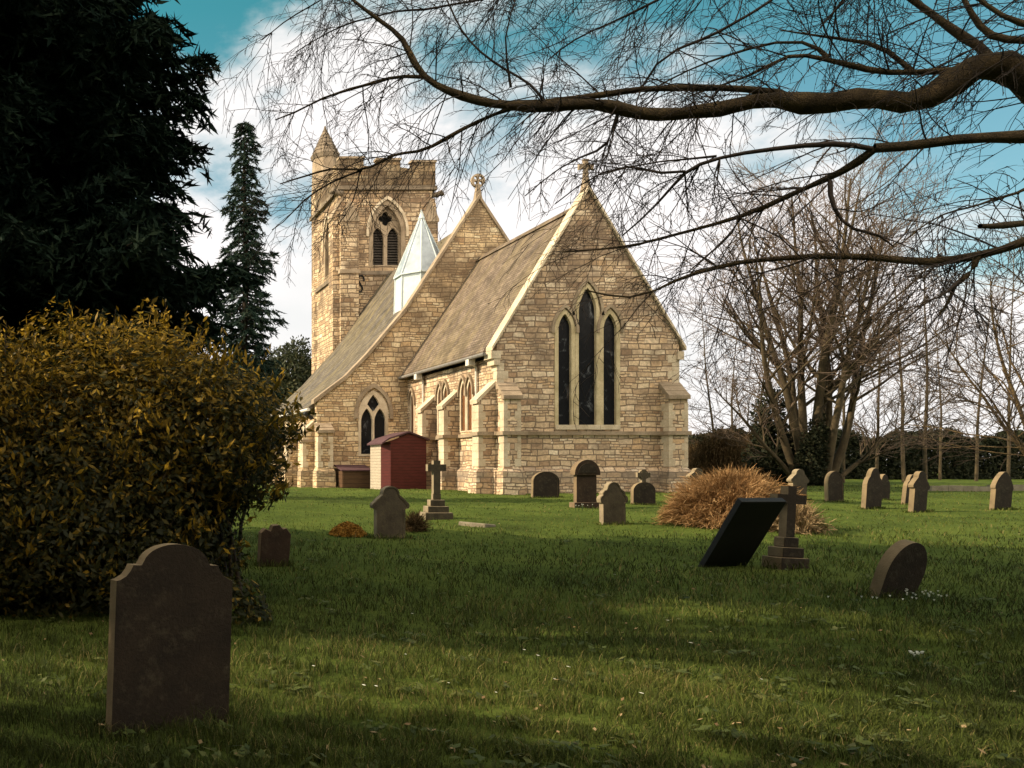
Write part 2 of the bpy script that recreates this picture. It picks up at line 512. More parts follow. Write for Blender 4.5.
class MB:
    def __init__(self):
        self.v = []
        self.f = []

    def add(self, verts, faces):
        o = len(self.v)
        self.v.extend([tuple(p) for p in verts])
        self.f.extend([tuple(i + o for i in q) for q in faces])
        return self

    def box(self, x0, x1, y0, y1, z0, z1):
        v = [(x0, y0, z0), (x1, y0, z0), (x1, y1, z0), (x0, y1, z0), (x0, y0, z1), (x1, y0, z1), (x1, y1, z1), (x0, y1, z1)]
        return self.add(v, [(0, 3, 2, 1), (4, 5, 6, 7), (0, 1, 5, 4), (1, 2, 6, 5), (2, 3, 7, 6), (3, 0, 4, 7)])

    def hexa(self, v):
        """eight corners: four below, four above, in the same order round"""
        return self.add(v, [(0, 3, 2, 1), (4, 5, 6, 7), (0, 1, 5, 4), (1, 2, 6, 5), (2, 3, 7, 6), (3, 0, 4, 7)])

    def prism(self, outer, w0, w1, plane="xz", holes=()):
        def P(q, w):
            a, b_ = q
            return (a, w, b_) if plane == "xz" else ((w, a, b_) if plane == "yz" else (a, b_, w))
        loops = [list(outer)] + [list(h) for h in holes]
        pts = [p for l in loops for p in l]
        tris = tessellate_polygon([[Vector((p[0], p[1], 0)) for p in l] for l in loops])
        n = len(pts)
        v = [P(p, w0) for p in pts] + [P(p, w1) for p in pts]
        f = [tuple(t_) for t_ in tris] + [tuple(i + n for i in reversed(t_)) for t_ in tris]
        s = 0
        for l in loops:
            k = len(l)
            for i in range(k):
                a, b_ = s + i, s + (i + 1) % k
                f.append((a, b_, b_ + n, a + n))
            s += k
        return self.add(v, f)

    def tube(self, pts, rads, n=6, cap=True):
        pts = [Vector(p) for p in pts]
        rings = []
        for i, p in enumerate(pts):
            d = (pts[min(i + 1, len(pts) - 1)] - pts[max(i - 1, 0)]).normalized()
            a = d.cross(Vector((0, 0, 1)) if abs(d.z) < 0.9 else Vector((1, 0, 0))).normalized()
            b_ = d.cross(a)
            rings.append([p + (a * math.cos(2 * math.pi * k / n) + b_ * math.sin(2 * math.pi * k / n)) * rads[i] for k in range(n)])
        v = [q for r_ in rings for q in r_]
        f = []
        for i in range(len(pts) - 1):
            for k in range(n):
                f.append((i * n + k, i * n + (k + 1) % n, (i + 1) * n + (k + 1) % n, (i + 1) * n + k))
        if cap:
            f.append(tuple(range(n - 1, -1, -1)))
            f.append(tuple((len(pts) - 1) * n + k for k in range(n)))
        return self.add(v, f)

    def cone(self, c, r0, r1, z0, z1, n=8, ph=0.0):
        v = []
        for r_, z in ((r0, z0), (r1, z1)):
            for k in range(n):
                a = 2 * math.pi * (k + 0.5) / n + ph
                v.append((c[0] + r_ * math.cos(a), c[1] + r_ * math.sin(a), z))
        f = [(k, (k + 1) % n, n + (k + 1) % n, n + k) for k in range(n)]
        f += [tuple(range(n - 1, -1, -1)), tuple(range(n, 2 * n))]
        return self.add(v, f)

    def build(self, name, mat, parent=None, world=False, bevel=0.0, smooth=False, subdiv=0):
        me = bpy.data.meshes.new(name)
        bm = bmesh.new()
        vs = [bm.verts.new(p) for p in self.v]
        for q in self.f:
            try:
                bm.faces.new([vs[i] for i in q])
            except ValueError:
                pass
        bmesh.ops.recalc_face_normals(bm, faces=bm.faces)
        if bevel:
            ed = [e for e in bm.edges if len(e.link_faces) == 2 and e.calc_face_angle(0) > 0.6]
            bmesh.ops.bevel(bm, geom=ed, offset=bevel, segments=2, affect="EDGES", profile=0.5, clamp_overlap=True)
        bm.to_mesh(me)
        bm.free()
        me.materials.append(M[mat] if isinstance(mat, str) else mat)
        if smooth:
            me.polygons.foreach_set("use_smooth", [True] * len(me.polygons))
        return link(name, me, parent, world)


def np_mesh(name, verts, faces, mat, tone=None, smooth=False):
    """big meshes: verts (n,3), faces (m,k)"""
    verts = np.asarray(verts, dtype=np.float32)
    faces = np.asarray(faces, dtype=np.int32)
    me = bpy.data.meshes.new(name)
    me.vertices.add(len(verts))
    me.vertices.foreach_set("co", verts.ravel())
    m_, k = faces.shape
    me.loops.add(m_ * k)
    me.loops.foreach_set("vertex_index", faces.ravel())
    me.polygons.add(m_)
    me.polygons.foreach_set("loop_start", np.arange(0, m_ * k, k, dtype=np.int32))
    me.polygons.foreach_set("loop_total", np.full(m_, k, dtype=np.int32))
    if smooth:
        me.polygons.foreach_set("use_smooth", np.ones(m_, dtype=bool))
    if tone is not None:
        a = me.attributes.new("tone", "FLOAT", "POINT")
        a.data.foreach_set("value", np.asarray(tone, dtype=np.float32))
    me.materials.append(M[mat])
    me.update(calc_edges=True)
    me.validate()
    return me


# ------------------------------------------------------------------ terrain
def sstep(a, b, x):
    t = np.clip((x - a) / (b - a), 0, 1)
    return t * t * (3 - 2 * t)


def gz(x, y):
    x = np.asarray(x, dtype=float)
    y = np.asarray(y, dtype=float)
    z = 0.56 * sstep(8, 30, y)
    z = z + 0.16 * sstep(16, 24, x) * sstep(22, 31, y) * (1 - 0.8 * sstep(34, 44, y))
    z = z + 0.025 * np.sin(x * 0.9 + 1.3) * np.cos(y * 0.7) + 0.02 * np.sin(x * 2.1 + y * 1.3)
    z = z + 0.18 * np.exp(-((x - 12.0) ** 2 / 9 + (y - 33.5) ** 2 / 10)) * 0.6
    return z


def at(px, py):
    """point of the ground seen at a pixel"""
    Y = 12.0
    for _ in range(60):
        X = (px - PX0) * Y / FPX
        Y = 0.5 * Y + 0.5 * FPX * (EYE - float(gz(X, Y))) / (py - PY0)
    X = (px - PX0) * Y / FPX
    return X, Y, float(gz(X, Y))


def up(px, py, Y):
    return Vector(((px - PX0) * Y / FPX, Y, EYE + (PY0 - py) * Y / FPX))


def make_ground():
    xs = np.concatenate([np.linspace(-900, -34, 22), np.linspace(-30, 70, 201), np.linspace(75, 900, 24)])
    ys = np.concatenate([np.linspace(-300, -7, 14), np.linspace(-5, 75, 161), np.linspace(80, 1500, 26)])
    X, Y = np.meshgrid(xs, ys)
    Z = gz(X, Y)
    v = np.stack([X, Y, Z], -1).reshape(-1, 3)
    nx = len(xs)
    i, j = np.meshgrid(np.arange(nx - 1), np.arange(len(ys) - 1))
    a = (j * nx + i).ravel()
    f = np.stack([a, a + 1, a + nx + 1, a + nx], -1)
    me = np_mesh("ground", v, f, "ground", smooth=True)
    tag(link("ground", me), kind="structure")


make_ground()


# ================================================================== CHURCH
def arch(cx, z0, w, zs, zt, n=9):
    """pointed arch outline: sill z0, springing zs, apex zt"""
    h = zt - zs
    a = w / 2
    Rr = (h * h + a * a) / w
    pts = [(cx - a, z0), (cx + a, z0)]
    th = math.asin(min(1, h / Rr))
    for k in range(n + 1):
        q = th * k / n
        pts.append((cx + a - Rr + Rr * math.cos(q), zs + Rr * math.sin(q)))
    for k in range(n - 1, -1, -1):
        q = th * k / n
        pts.append((cx - a + Rr - Rr * math.cos(q), zs + Rr * math.sin(q)))
    return pts


def arch_top(cx, w, zs, zt, n=9):
    return arch(cx, zs, w, zs, zt, n)[1:] + [(cx - w / 2, zs)]


def hood(mb, cx, w, zs, zt, t_, w0, w1, plane, drop=0.12):
    h = zt - zs
    inn = arch(cx, zs - drop, w, zs, zt)
    out = arch(cx, zs - drop, w + 2 * t_, zs, zt + t_ * (1 + 0.35 * h / w))
    ring = out[1:] + [out[0]] + [inn[0]] + list(reversed(inn[1:]))
    mb.prism(ring, w0, w1, plane)


church = empty("church", (18.75, 45, 0.6))
tag(church, "old limestone church with battlemented tower and two steep gables", "church")

AX = 18.75
CX0, CX1, CY = 15.32, 22.17, 32.0          # chancel
BASE = -0.4


def part(mb, name, mat, parent=church, **k):
    return mb.build(name, mat, parent, world=True, **k)


# ---- chancel east wall with its triple lancet
SILL = 3.12
L_side, L_mid = 0.50, 0.66
xa = lambda px: (px - PX0) * CY / FPX
lan = [(xa(564.5), 0.50, 6.75, 7.36), (xa(587.0), 0.68, 7.4, 8.34), (xa(609.5), 0.50, 6.75, 7.36)]
wall = [(CX0, BASE), (CX1, BASE), (CX1, 6.3), (AX, 12.02), (CX0, 6.3)]
mb = MB().prism(wall, CY, CY + 0.7, "xz", [arch(c, SILL, w, zs, zt) for c, w, zs, zt in lan])
ew = part(mb, "east_wall", "rubble")
for c, w, zs, zt in lan:
    outer = arch(c, SILL - 0.02, w + (0.26 if w < 0.6 else 0.24), zs, zt + 0.17)
    fr = MB().prism(outer, CY - (0.035 if w < 0.6 else 0.042), CY + 0.10, "xz", [arch(c, SILL + 0.05, w - 0.015, zs, zt - 0.01)])
    wf = part(fr, "window", "mullion")
    part(MB().prism(arch(c, SILL, w - 0.02, zs, zt - 0.02), CY + 0.105, CY + 0.13, "xz"), "window_glass", "glass", wf)
    hm = MB()
    hood(hm, c, w + 0.32, zs, zt + 0.22, 0.10, CY - 0.09, CY - 0.004, "xz")
    part(hm, "hood_mould", "ashlar_dark", wf)
    part(MB().box(c - w / 2 - 0.122, c + w / 2 + 0.122, CY - 0.07, CY + 0.3, SILL - 0.13, SILL + 0.048), "sill", "ashlar", wf)
# string course, plinth
mb = MB().box(CX0 - 0.1, CX1 + 0.02, CY - 0.09, CY + 0.02, 2.78, 2.92)
mb.box(CX0 - 0.09, CX0 + 0.02, CY + 0.02, 41.0, 2.78, 2.92)
part(mb, "string_course", "ashlar_dark")
mb = MB().hexa([(CX0 - 0.16, CY - 0.14, BASE), (CX1 + 0.1, CY - 0.14, BASE), (CX1 + 0.1, CY - 0.01, BASE), (CX0 - 0.16, CY - 0.01, BASE),
                (CX0 - 0.13, CY - 0.13, 1.42), (CX1 + 0.1, CY - 0.13, 1.42), (CX1 + 0.1, CY - 0.01, 1.55), (CX0 - 0.13, CY - 0.01, 1.55)])
mb.hexa([(CX0 - 0.16, CY - 0.005, BASE), (CX0 + 0.01, CY - 0.005, BASE), (CX0 + 0.01, 41, BASE), (CX0 - 0.16, 41, BASE),
         (CX0 - 0.13, CY - 0.005, 1.42), (CX0 + 0.01, CY - 0.005, 1.55), (CX0 + 0.01, 41, 1.55), (CX0 - 0.13, 41, 1.42)])
part(mb, "plinth", "rubble")
# quoins of the corners
for left in (True, False):
    mb = MB()
    z = 4.6
    k = 0
    while z < (5.4 if left else 5.6):
        l = 0.42 if k % 2 else 0.26
        if left:
            mb.box(CX0 - 0.012, CX0 + l, CY - 0.012, CY + (0.26 if k % 2 else 0.42), z, z + 0.29)
        else:
            mb.box(CX1 - l, CX1 + 0.012, CY - 0.012, CY + 0.3, z, z + 0.29)
        z += 0.305
        k += 1
    part(mb, "corner_quoins", "ashlar")


def coping(pts, y0, y1, t_, name="gable_coping", mat="ashlar", parent=church):
    """stone coping along a polyline of (x, z) running up the gable"""
    mb = MB()
    out = []
    for i, (x, z) in enumerate(pts):
        out.append((x, z + t_ * 1.9))
    poly = list(pts) + list(reversed(out))
    mb.prism(poly, y0, y1, "xz")
    return part(mb, name, mat, parent)


gc = [(CX0 - 0.22, 6.3 - 0.33), (AX, 12.03), (CX1 + 0.22, 6.3 - 0.33)]
coping(gc, CY - 0.1, CY + 0.43, 0.075)
mb = MB().box(CX0 - 0.26, CX0 + 0.1, CY - 0.11, CY + 0.5, 5.66, 5.95)
mb.box(CX0 - 0.15, CX0 + 0.08, CY - 0.09, CY + 0.46, 5.42, 5.658)
part(mb, "kneeler", "ashlar")
mb = MB().box(CX1 - 0.1, CX1 + 0.12, CY - 0.11, CY + 0.5, 5.62, 5.93)
part(mb, "kneeler", "ashlar")

# ---- chancel south wall and its windows
SY0, SY1 = CY + 0.705, 41.0
swin = [(34.55, 2), (36.85, 2), (40.35, 1)]
holes = []
lights = []
for yc, n_ in swin:
    offs = (-0.30, 0.30) if n_ == 2 else (0.0,)
    for d in offs:
        lights.append((yc, yc + d))
        holes.append(arch(yc + d, 3.05, 0.40, 4.55, 5.05))
mb = MB().prism([(SY0, BASE), (SY1, BASE), (SY1, 5.75), (SY0, 5.75)], CX0, CX0 + 0.6, "yz", holes)
part(mb, "south_wall", "rubble")
for yc, n_ in swin:
    wtot = 1.0 if n_ == 2 else 0.4
    fr = MB()
    for q in [l for c_, l in lights if c_ == yc]:
        outer = arch(q, 3.0, 0.58, 4.55, 5.2)
        fr.prism(outer, CX0 - (0.03 if q <= yc else 0.033), CX0 + 0.035, "yz", [arch(q, 3.06, 0.385, 4.55, 5.04)])
    wf = part(fr, "window", "ashlar")
    gl = MB()
    hm = MB()
    for q in [l for c_, l in lights if c_ == yc]:
        gl.prism(arch(q, 3.05, 0.39, 4.55, 5.04), CX0 + 0.04, CX0 + 0.07, "yz")
        hood(hm, q, 0.6, 4.6, 5.24, 0.08, CX0 - (0.10 if q <= yc else 0.105), CX0 - 0.004, "yz")
    part(gl, "window_glass", "glass_warm", wf)
    part(hm, "hood_mould", "ashlar_dark", wf)
part(MB().box(CX1 - 0.6, CX1, SY0, SY1, BASE, 5.75), "north_wall", "rubble")

# ---- chancel roof, gutter, downpipes
RZ = 11.6


def roof_slab(prof, y0, y1, t_, name, mat, parent=church):
    lower = [(x, z - t_) for x, z in prof]
    return part(MB().prism(list(prof) + list(reversed(lower)), y0, y1, "xz"), name, mat, parent)


slope = (RZ - 6.02) / (AX - 15.0)
roof_slab([(15.0, 6.02), (AX, RZ), (2 * AX - 15.0, 6.02)], CY + 0.43, 41.0, 0.2, "chancel_roof", "tile")
rt = MB().prism([(AX - 0.16, RZ - 0.12), (AX, RZ + 0.1), (AX + 0.16, RZ - 0.12)], CY + 0.44, 40.98, "xz")
part(rt, "ridge_tiles", "tile")
gm = MB()
gm.tube([(14.94, CY + 0.2, 5.86), (14.94, 41.0, 5.86)], [0.075, 0.075], 8)
gt = part(gm, "gutter", "gutter")
for yy in (33.55, 38.9):
    pm = MB().tube([(15.02, yy, 5.80), (15.10, yy, 5.62), (15.24, yy, 5.5), (15.25, yy, 3.0)], [0.05] * 4, 8)
    pm.tube([(15.14, yy, 2.9), (15.12, yy, 0.4)], [0.05] * 2, 8)
    dp = part(pm, "downpipe", "white_paint")
    part(MB().box(14.88, 15.14, yy - 0.14, yy + 0.14, 5.58, 5.88), "rainwater_head", "white_paint", dp)


# ---- buttresses
def buttress_south(yc, x_wall, x_out, zt_wall, zt_out, t_=0.5, mat="rubble", plinth=1.4, cap="ashlar"):
    y0, y1 = yc - t_ / 2, yc + t_ / 2
    xm = x_wall + 0.05
    mb = MB().prism([(x_out, BASE), (xm, BASE), (xm, zt_wall), (x_out, zt_out)], y0, y1, "xz")
    o = part(mb, "buttress", mat)
    cp = MB().prism([(x_out - 0.08, zt_out - 0.12), (xm, zt_wall - 0.0), (xm, zt_wall + 0.14), (x_out - 0.10, zt_out + 0.03)], y0 - 0.04, y1 + 0.04, "xz")
    part(cp, "weathering", cap, o)
    # dressed outer corner stones
    q = MB()
    z = plinth + 0.2
    k = 0
    while z < zt_out - 0.3:
        w = 0.16 if k % 2 else 0.26
        q.box(x_out - 0.012, x_out + w, y0 - 0.012, y1 + 0.012, z, z + 0.28)
        z += 0.295
        k += 1
    part(q, "quoins", cap, o)
    p = MB().hexa([(x_out - 0.16, y0 - 0.1, BASE), (xm, y0 - 0.1, BASE), (xm, y1 + 0.1, BASE), (x_out - 0.16, y1 + 0.1, BASE),
                   (x_out - 0.12, y0 - 0.09, plinth), (xm, y0 - 0.09, plinth), (xm, y1 + 0.09, plinth), (x_out - 0.12, y1 + 0.09, plinth)])
    p.hexa([(x_out - 0.12, y0 - 0.085, plinth), (xm, y0 - 0.085, plinth), (xm, y1 + 0.085, plinth), (x_out - 0.12, y1 + 0.085, plinth),
            (x_out - 0.015, y0 - 0.015, plinth + 0.14), (xm, y0 - 0.015, plinth + 0.14), (xm, y1 + 0.015, plinth + 0.14), (x_out - 0.015, y1 + 0.015, plinth + 0.14)])
    part(p, "plinth_block", mat, o)
    if zt_out > 3.0:
        s = MB().box(x_out - 0.09, xm, y0 - 0.09, y1 + 0.09, 2.775, 2.915)
        part(s, "string_band", "ashlar_dark", o)
    return o


def buttress_east(x0, x1, y_wall, y_out, zt_wall, zt_out, mat="rubble", plinth=1.4, string=True, cap="ashlar"):
    ym = y_wall + 0.05
    mb = MB().prism([(y_out, BASE), (ym, BASE), (ym, zt_wall), (y_out, zt_out)], x0, x1, "yz")
    o = part(mb, "buttress", mat)
    cp = MB()
    for k in range(3):
        f0, f1 = k / 3, (k + 1) / 3
        ya, yb = y_out - 0.09 + (ym - y_out + 0.09) * f0, y_out - 0.09 + (ym - y_out + 0.09) * f1
        za, zb = zt_out + (zt_wall - zt_out) * f0, zt_out + (zt_wall - zt_out) * f1
        cp.prism([(ya, za - 0.05), (yb - 0.002, za - 0.05), (yb - 0.002, zb + 0.06), (ya, za + 0.09)], x0 - 0.05, x1 + 0.05, "yz")
    part(cp, "weathering", "ashlar_dark", o)
    for left in (True, False):
        q = MB()
        z = plinth + 0.2
        k = 0
        while z < zt_out - 0.3:
            w = 0.13 if k % 2 else 0.22
            if left:
                q.box(x0 - 0.012, x0 + w, y_out - 0.012, y_out + 0.3 + 0.1 * (k % 2), z, z + 0.28)
            else:
                q.box(x1 - w, x1 + 0.012, y_out - 0.012, y_out + 0.3, z, z + 0.28)
            z += 0.295
            k += 1
        part(q, "quoins", cap, o)
    p = MB().hexa([(x0 - 0.12, y_out - 0.15, BASE), (x1 + 0.12, y_out - 0.15, BASE), (x1 + 0.12, ym, BASE), (x0 - 0.12, ym, BASE),
                   (x0 - 0.10, y_out - 0.13, plinth), (x1 + 0.10, y_out - 0.13, plinth), (x1 + 0.10, ym, plinth), (x0 - 0.10, ym, plinth)])
    p.hexa([(x0 - 0.095, y_out - 0.125, plinth), (x1 + 0.095, y_out - 0.125, plinth), (x1 + 0.095, ym, plinth), (x0 - 0.095, ym, plinth),
            (x0 - 0.015, y_out - 0.02, plinth + 0.14), (x1 + 0.015, y_out - 0.02, plinth + 0.14), (x1 + 0.015, ym, plinth + 0.14), (x0 - 0.015, ym, plinth + 0.14)])
    part(p, "plinth_block", mat, o)
    if string:
        s = MB().box(x0 - 0.09, x1 + 0.09, y_out - 0.09, ym, 2.772, 2.912)
        part(s, "string_band", "ashlar_dark", o)
    return o


buttress_south(32.36, CX0, 14.68, 4.75, 4.10)
buttress_south(35.55, CX0, 14.70, 4.70, 4.10)
buttress_south(37.85, CX0, 14.70, 4.70, 4.10)
buttress_east(15.34, 15.96, CY, 31.5, 4.75, 4.15)
buttress_east(21.46, 22.15, CY, 31.5, 4.75, 4.15)

# ---- nave and aisles
NY = 41.0
NX0 = 10.95
mir = lambda pts: list(pts) + [(2 * AX - x, z) for x, z in reversed(pts) if abs(x - AX) > 1e-6]
cope = [(NX0 - 0.18, 4.62), (12.3, 5.78), (13.35, 6.85), (15.2, 9.05), (AX, 14.5)]
gable = mir([(NX0, BASE), (NX0, 4.78), (12.3, 5.78), (13.35, 6.85), (15.2, 9.05), (AX, 14.5)])
wcx = (373.3 - PX0) * NY / FPX
w2 = arch(wcx, 2.15, 1.32, 4.15, 5.2)
mb = MB().prism(gable, NY, NY + 0.6, "xz", [w2])
part(mb, "nave_gable_wall", "rubble_nave")
coping(mir(cope), NY - 0.1, NY + 0.4, 0.11, mat="ashlar_dark")
# two-light traceried window
tr = MB().prism(arch(wcx, 2.10, 1.44, 4.15, 5.28), NY - 0.02, NY + 0.16, "xz",
                [arch(wcx - 0.32, 2.2, 0.55, 3.75, 4.40), arch(wcx + 0.32, 2.2, 0.55, 3.75, 4.40),
                 [(wcx - 0.30, 4.60), (wcx - 0.12, 4.36), (wcx, 4.22), (wcx + 0.12, 4.36), (wcx + 0.30, 4.60), (wcx + 0.18, 4.84), (wcx, 5.06), (wcx - 0.18, 4.84)]])
wf = part(tr, "window", "ashlar")
part(MB().prism(arch(wcx, 2.15, 1.30, 4.15, 5.19), NY + 0.165, NY + 0.19, "xz"), "window_glass", "glass", wf)
hm = MB()
hood(hm, wcx, 1.54, 4.15, 5.4, 0.16, NY - 0.11, NY - 0.004, "xz", 0.25)
part(hm, "hood_mould", "ashlar_dark", wf)
# aisle south wall
awin = [43.4, 46.9, 50.4]
mb = MB().prism([(NY + 0.605, BASE), (53.5, BASE), (53.5, 4.5), (NY + 0.605, 4.5)], NX0, NX0 + 0.6, "yz", [arch(y_, 2.4, 0.8, 3.5, 4.1) for y_ in awin])
part(mb, "aisle_south_wall", "rubble_nave")
for y_ in awin:
    fr = MB().prism(arch(y_, 2.35, 1.0, 3.5, 4.25), NX0 - 0.03, NX0 + 0.045, "yz", [arch(y_ - 0.2, 2.42, 0.33, 3.3, 3.6), arch(y_ + 0.2, 2.42, 0.33, 3.3, 3.6)])
    wf = part(fr, "window", "ashlar")
    part(MB().prism(arch(y_, 2.4, 0.78, 3.5, 4.09), NX0 + 0.05, NX0 + 0.08, "yz"), "window_glass", "glass_warm", wf)
part(MB().box(2 * AX - NX0 - 0.6, 2 * AX - NX0, NY + 0.605, 53.5, BASE, 4.5), "aisle_north_wall", "rubble_nave")
nprof = [(NX0 - 0.3, 4.5), (12.3, 5.72), (13.35, 6.68), (15.2, 8.72), (AX, 13.7)]
roof_slab(mir(nprof), NY + 0.41, 53.49, 0.2, "nave_roof", "slate")
wg = mir([(NX0, BASE), (NX0, 4.4), (12.3, 5.4), (13.35, 6.4), (15.2, 8.4), (AX, 13.3)])
part(MB().prism(wg, 53.0, 53.45, "xz"), "nave_west_wall", "rubble_nave")
gm = MB().tube([(NX0 - 0.36, NY + 0.2, 4.36), (NX0 - 0.36, 53.4, 4.36)], [0.08, 0.08], 8)
part(gm, "gutter", "white_paint")
mb = MB().box(NX0 - 0.08, CX0 - 0.1, NY - 0.085, NY + 0.02, 1.36, 1.5)
part(mb, "string_course", "ashlar_dark")
buttress_east(10.86, 11.56, NY, 40.45, 3.65, 3.25, "rubble_nave", 1.35, False)
for yb in (41.75, 45.1, 48.6, 52.0):
    buttress_south(yb, NX0, 10.40, 3.75, 3.2, 0.5, "rubble_nave", 1.35)


# ---- crosses on the gables
def wheel_cross(cx, y, z0, name):
    mb = MB()
    mb.hexa([(cx - 0.16, y - 0.16, z0 - 0.25), (cx + 0.16, y - 0.16, z0 - 0.25), (cx + 0.16, y + 0.16, z0 - 0.25), (cx - 0.16, y + 0.16, z0 - 0.25),
             (cx - 0.08, y - 0.08, z0 + 0.38), (cx + 0.08, y - 0.08, z0 + 0.38), (cx + 0.08, y + 0.08, z0 + 0.38), (cx - 0.08, y + 0.08, z0 + 0.38)])
    o = part(mb, name, "ashlar_dark")
    zc = z0 + 0.68
    n = 20
    ring_o = [(cx + 0.33 * math.cos(2 * math.pi * k / n), zc + 0.33 * math.sin(2 * math.pi * k / n)) for k in range(n)]
    holes = []
    for q in range(4):
        a0 = math.pi / 4 + q * math.pi / 2
        ctr = (cx + 0.17 * math.cos(a0), zc + 0.17 * math.sin(a0))
        holes.append([(ctr[0] + 0.085 * math.cos(2 * math.pi * k / 10), ctr[1] + 0.085 * math.sin(2 * math.pi * k / 10)) for k in range(10)])
    part(MB().prism(ring_o, y - 0.07, y + 0.07, "xz", holes), "cross_head", "ashlar_dark", o)


wheel_cross(AX + 0.02, NY + 0.15, 14.75, "finial_cross")


def cross_poly(cx, z0, h, arm, t_, armz, flare=0.0):
    a, e = t_ / 2, flare
    return [(cx - a - e * 0.5, z0), (cx + a + e * 0.5, z0), (cx + a, armz - a), (cx + arm, armz - a - e), (cx + arm, armz + a + e), (cx + a, armz + a),
            (cx + a + e, z0 + h), (cx - a - e, z0 + h), (cx - a, armz + a), (cx - arm, armz + a + e), (cx - arm, armz - a - e), (cx - a, armz - a)]


o = part(MB().hexa([(AX - 0.14, CY + 0.02, 12.0), (AX + 0.14, CY + 0.02, 12.0), (AX + 0.14, CY + 0.3, 12.0), (AX - 0.14, CY + 0.3, 12.0),
                    (AX - 0.07, CY + 0.09, 12.62), (AX + 0.07, CY + 0.09, 12.62), (AX + 0.07, CY + 0.23, 12.62), (AX - 0.07, CY + 0.23, 12.62)]), "finial_cross", "ashlar_dark")
part(MB().prism(cross_poly(AX, 12.6, 0.62, 0.27, 0.12, 12.93, 0.05), CY + 0.1, CY + 0.22, "xz"), "cross_head", "ashlar_dark", o)

# ---- glazed roof lantern on the south slope of the nave
LX, LY = 16.98, 43.55
lan_o = part(MB().cone((LX, LY), 1.32, 1.25, 8.6, 11.3, 8), "roof_lantern", "lead_pale")
part(MB().cone((LX, LY), 1.30, 0.06, 11.37, 14.35, 8), "spire_sheet", "lead", lan_o)
part(MB().cone((LX, LY), 1.36, 1.36, 11.30, 11.37, 8), "lantern_cornice", "lead_pale", lan_o)
rb = MB()
for k in range(8):
    a = 2 * math.pi * (k + 0.5) / 8
    rb.tube([(LX + 1.31 * math.cos(a), LY + 1.31 * math.sin(a), 11.37), (LX + 0.08 * math.cos(a), LY + 0.08 * math.sin(a), 14.34)], [0.045, 0.035], 6)
    rb.tube([(LX + 1.33 * math.cos(a), LY + 1.33 * math.sin(a), 8.6), (LX + 1.26 * math.cos(a), LY + 1.26 * math.sin(a), 11.3)], [0.04, 0.04], 6)
part(rb, "glazing_bars", "lead_pale", lan_o)
part(MB().cone((LX, LY), 0.17, 0.02, 14.28, 14.75, 8), "lantern_cap", "lead_pale", lan_o)

# ---- tower
TY, TX0, TX1, TD = 53.5, 15.78, 21.55, 6.6
TT = 19.0
tx = lambda px: (px - PX0) * TY / FPX
tz = lambda py: EYE + (PY0 - py) * TY / FPX
bw_c = tx(387.0)
bz0, bzs, bzt = tz(266), tz(232), tz(203)
mb = MB().prism([(TX0, BASE), (TX1, BASE), (TX1, TT), (TX0, TT)], TY, TY + 0.8, "xz", [arch(bw_c, bz0, 2.05, bzs, bzt)])
tw = part(mb, "tower_east_wall", "rubble_tower")
yc_s = TY + 2.6
mb = MB().prism([(TY + 0.805, BASE), (TY + TD, BASE), (TY + TD, TT), (TY + 0.805, TT)], TX0, TX0 + 0.8, "yz", [arch(yc_s + 0.2, bz0, 1.5, bzs, bzt - 0.2)])
part(mb, "tower_south_wall", "rubble_tower")
mb = MB().box(TX1 - 0.8, TX1, TY + 0.805, TY + TD, BASE, TT)
mb.box(TX0 + 0.805, TX1 - 0.805, TY + TD - 0.8, TY + TD, BASE, TT)
part(mb, "tower_back_walls", "rubble_tower")
part(MB().box(TX0 + 0.3, TX1 - 0.3, TY + 0.3, TY + TD - 0.3, TT - 0.02, TT + 0.12), "tower_roof", "lead")


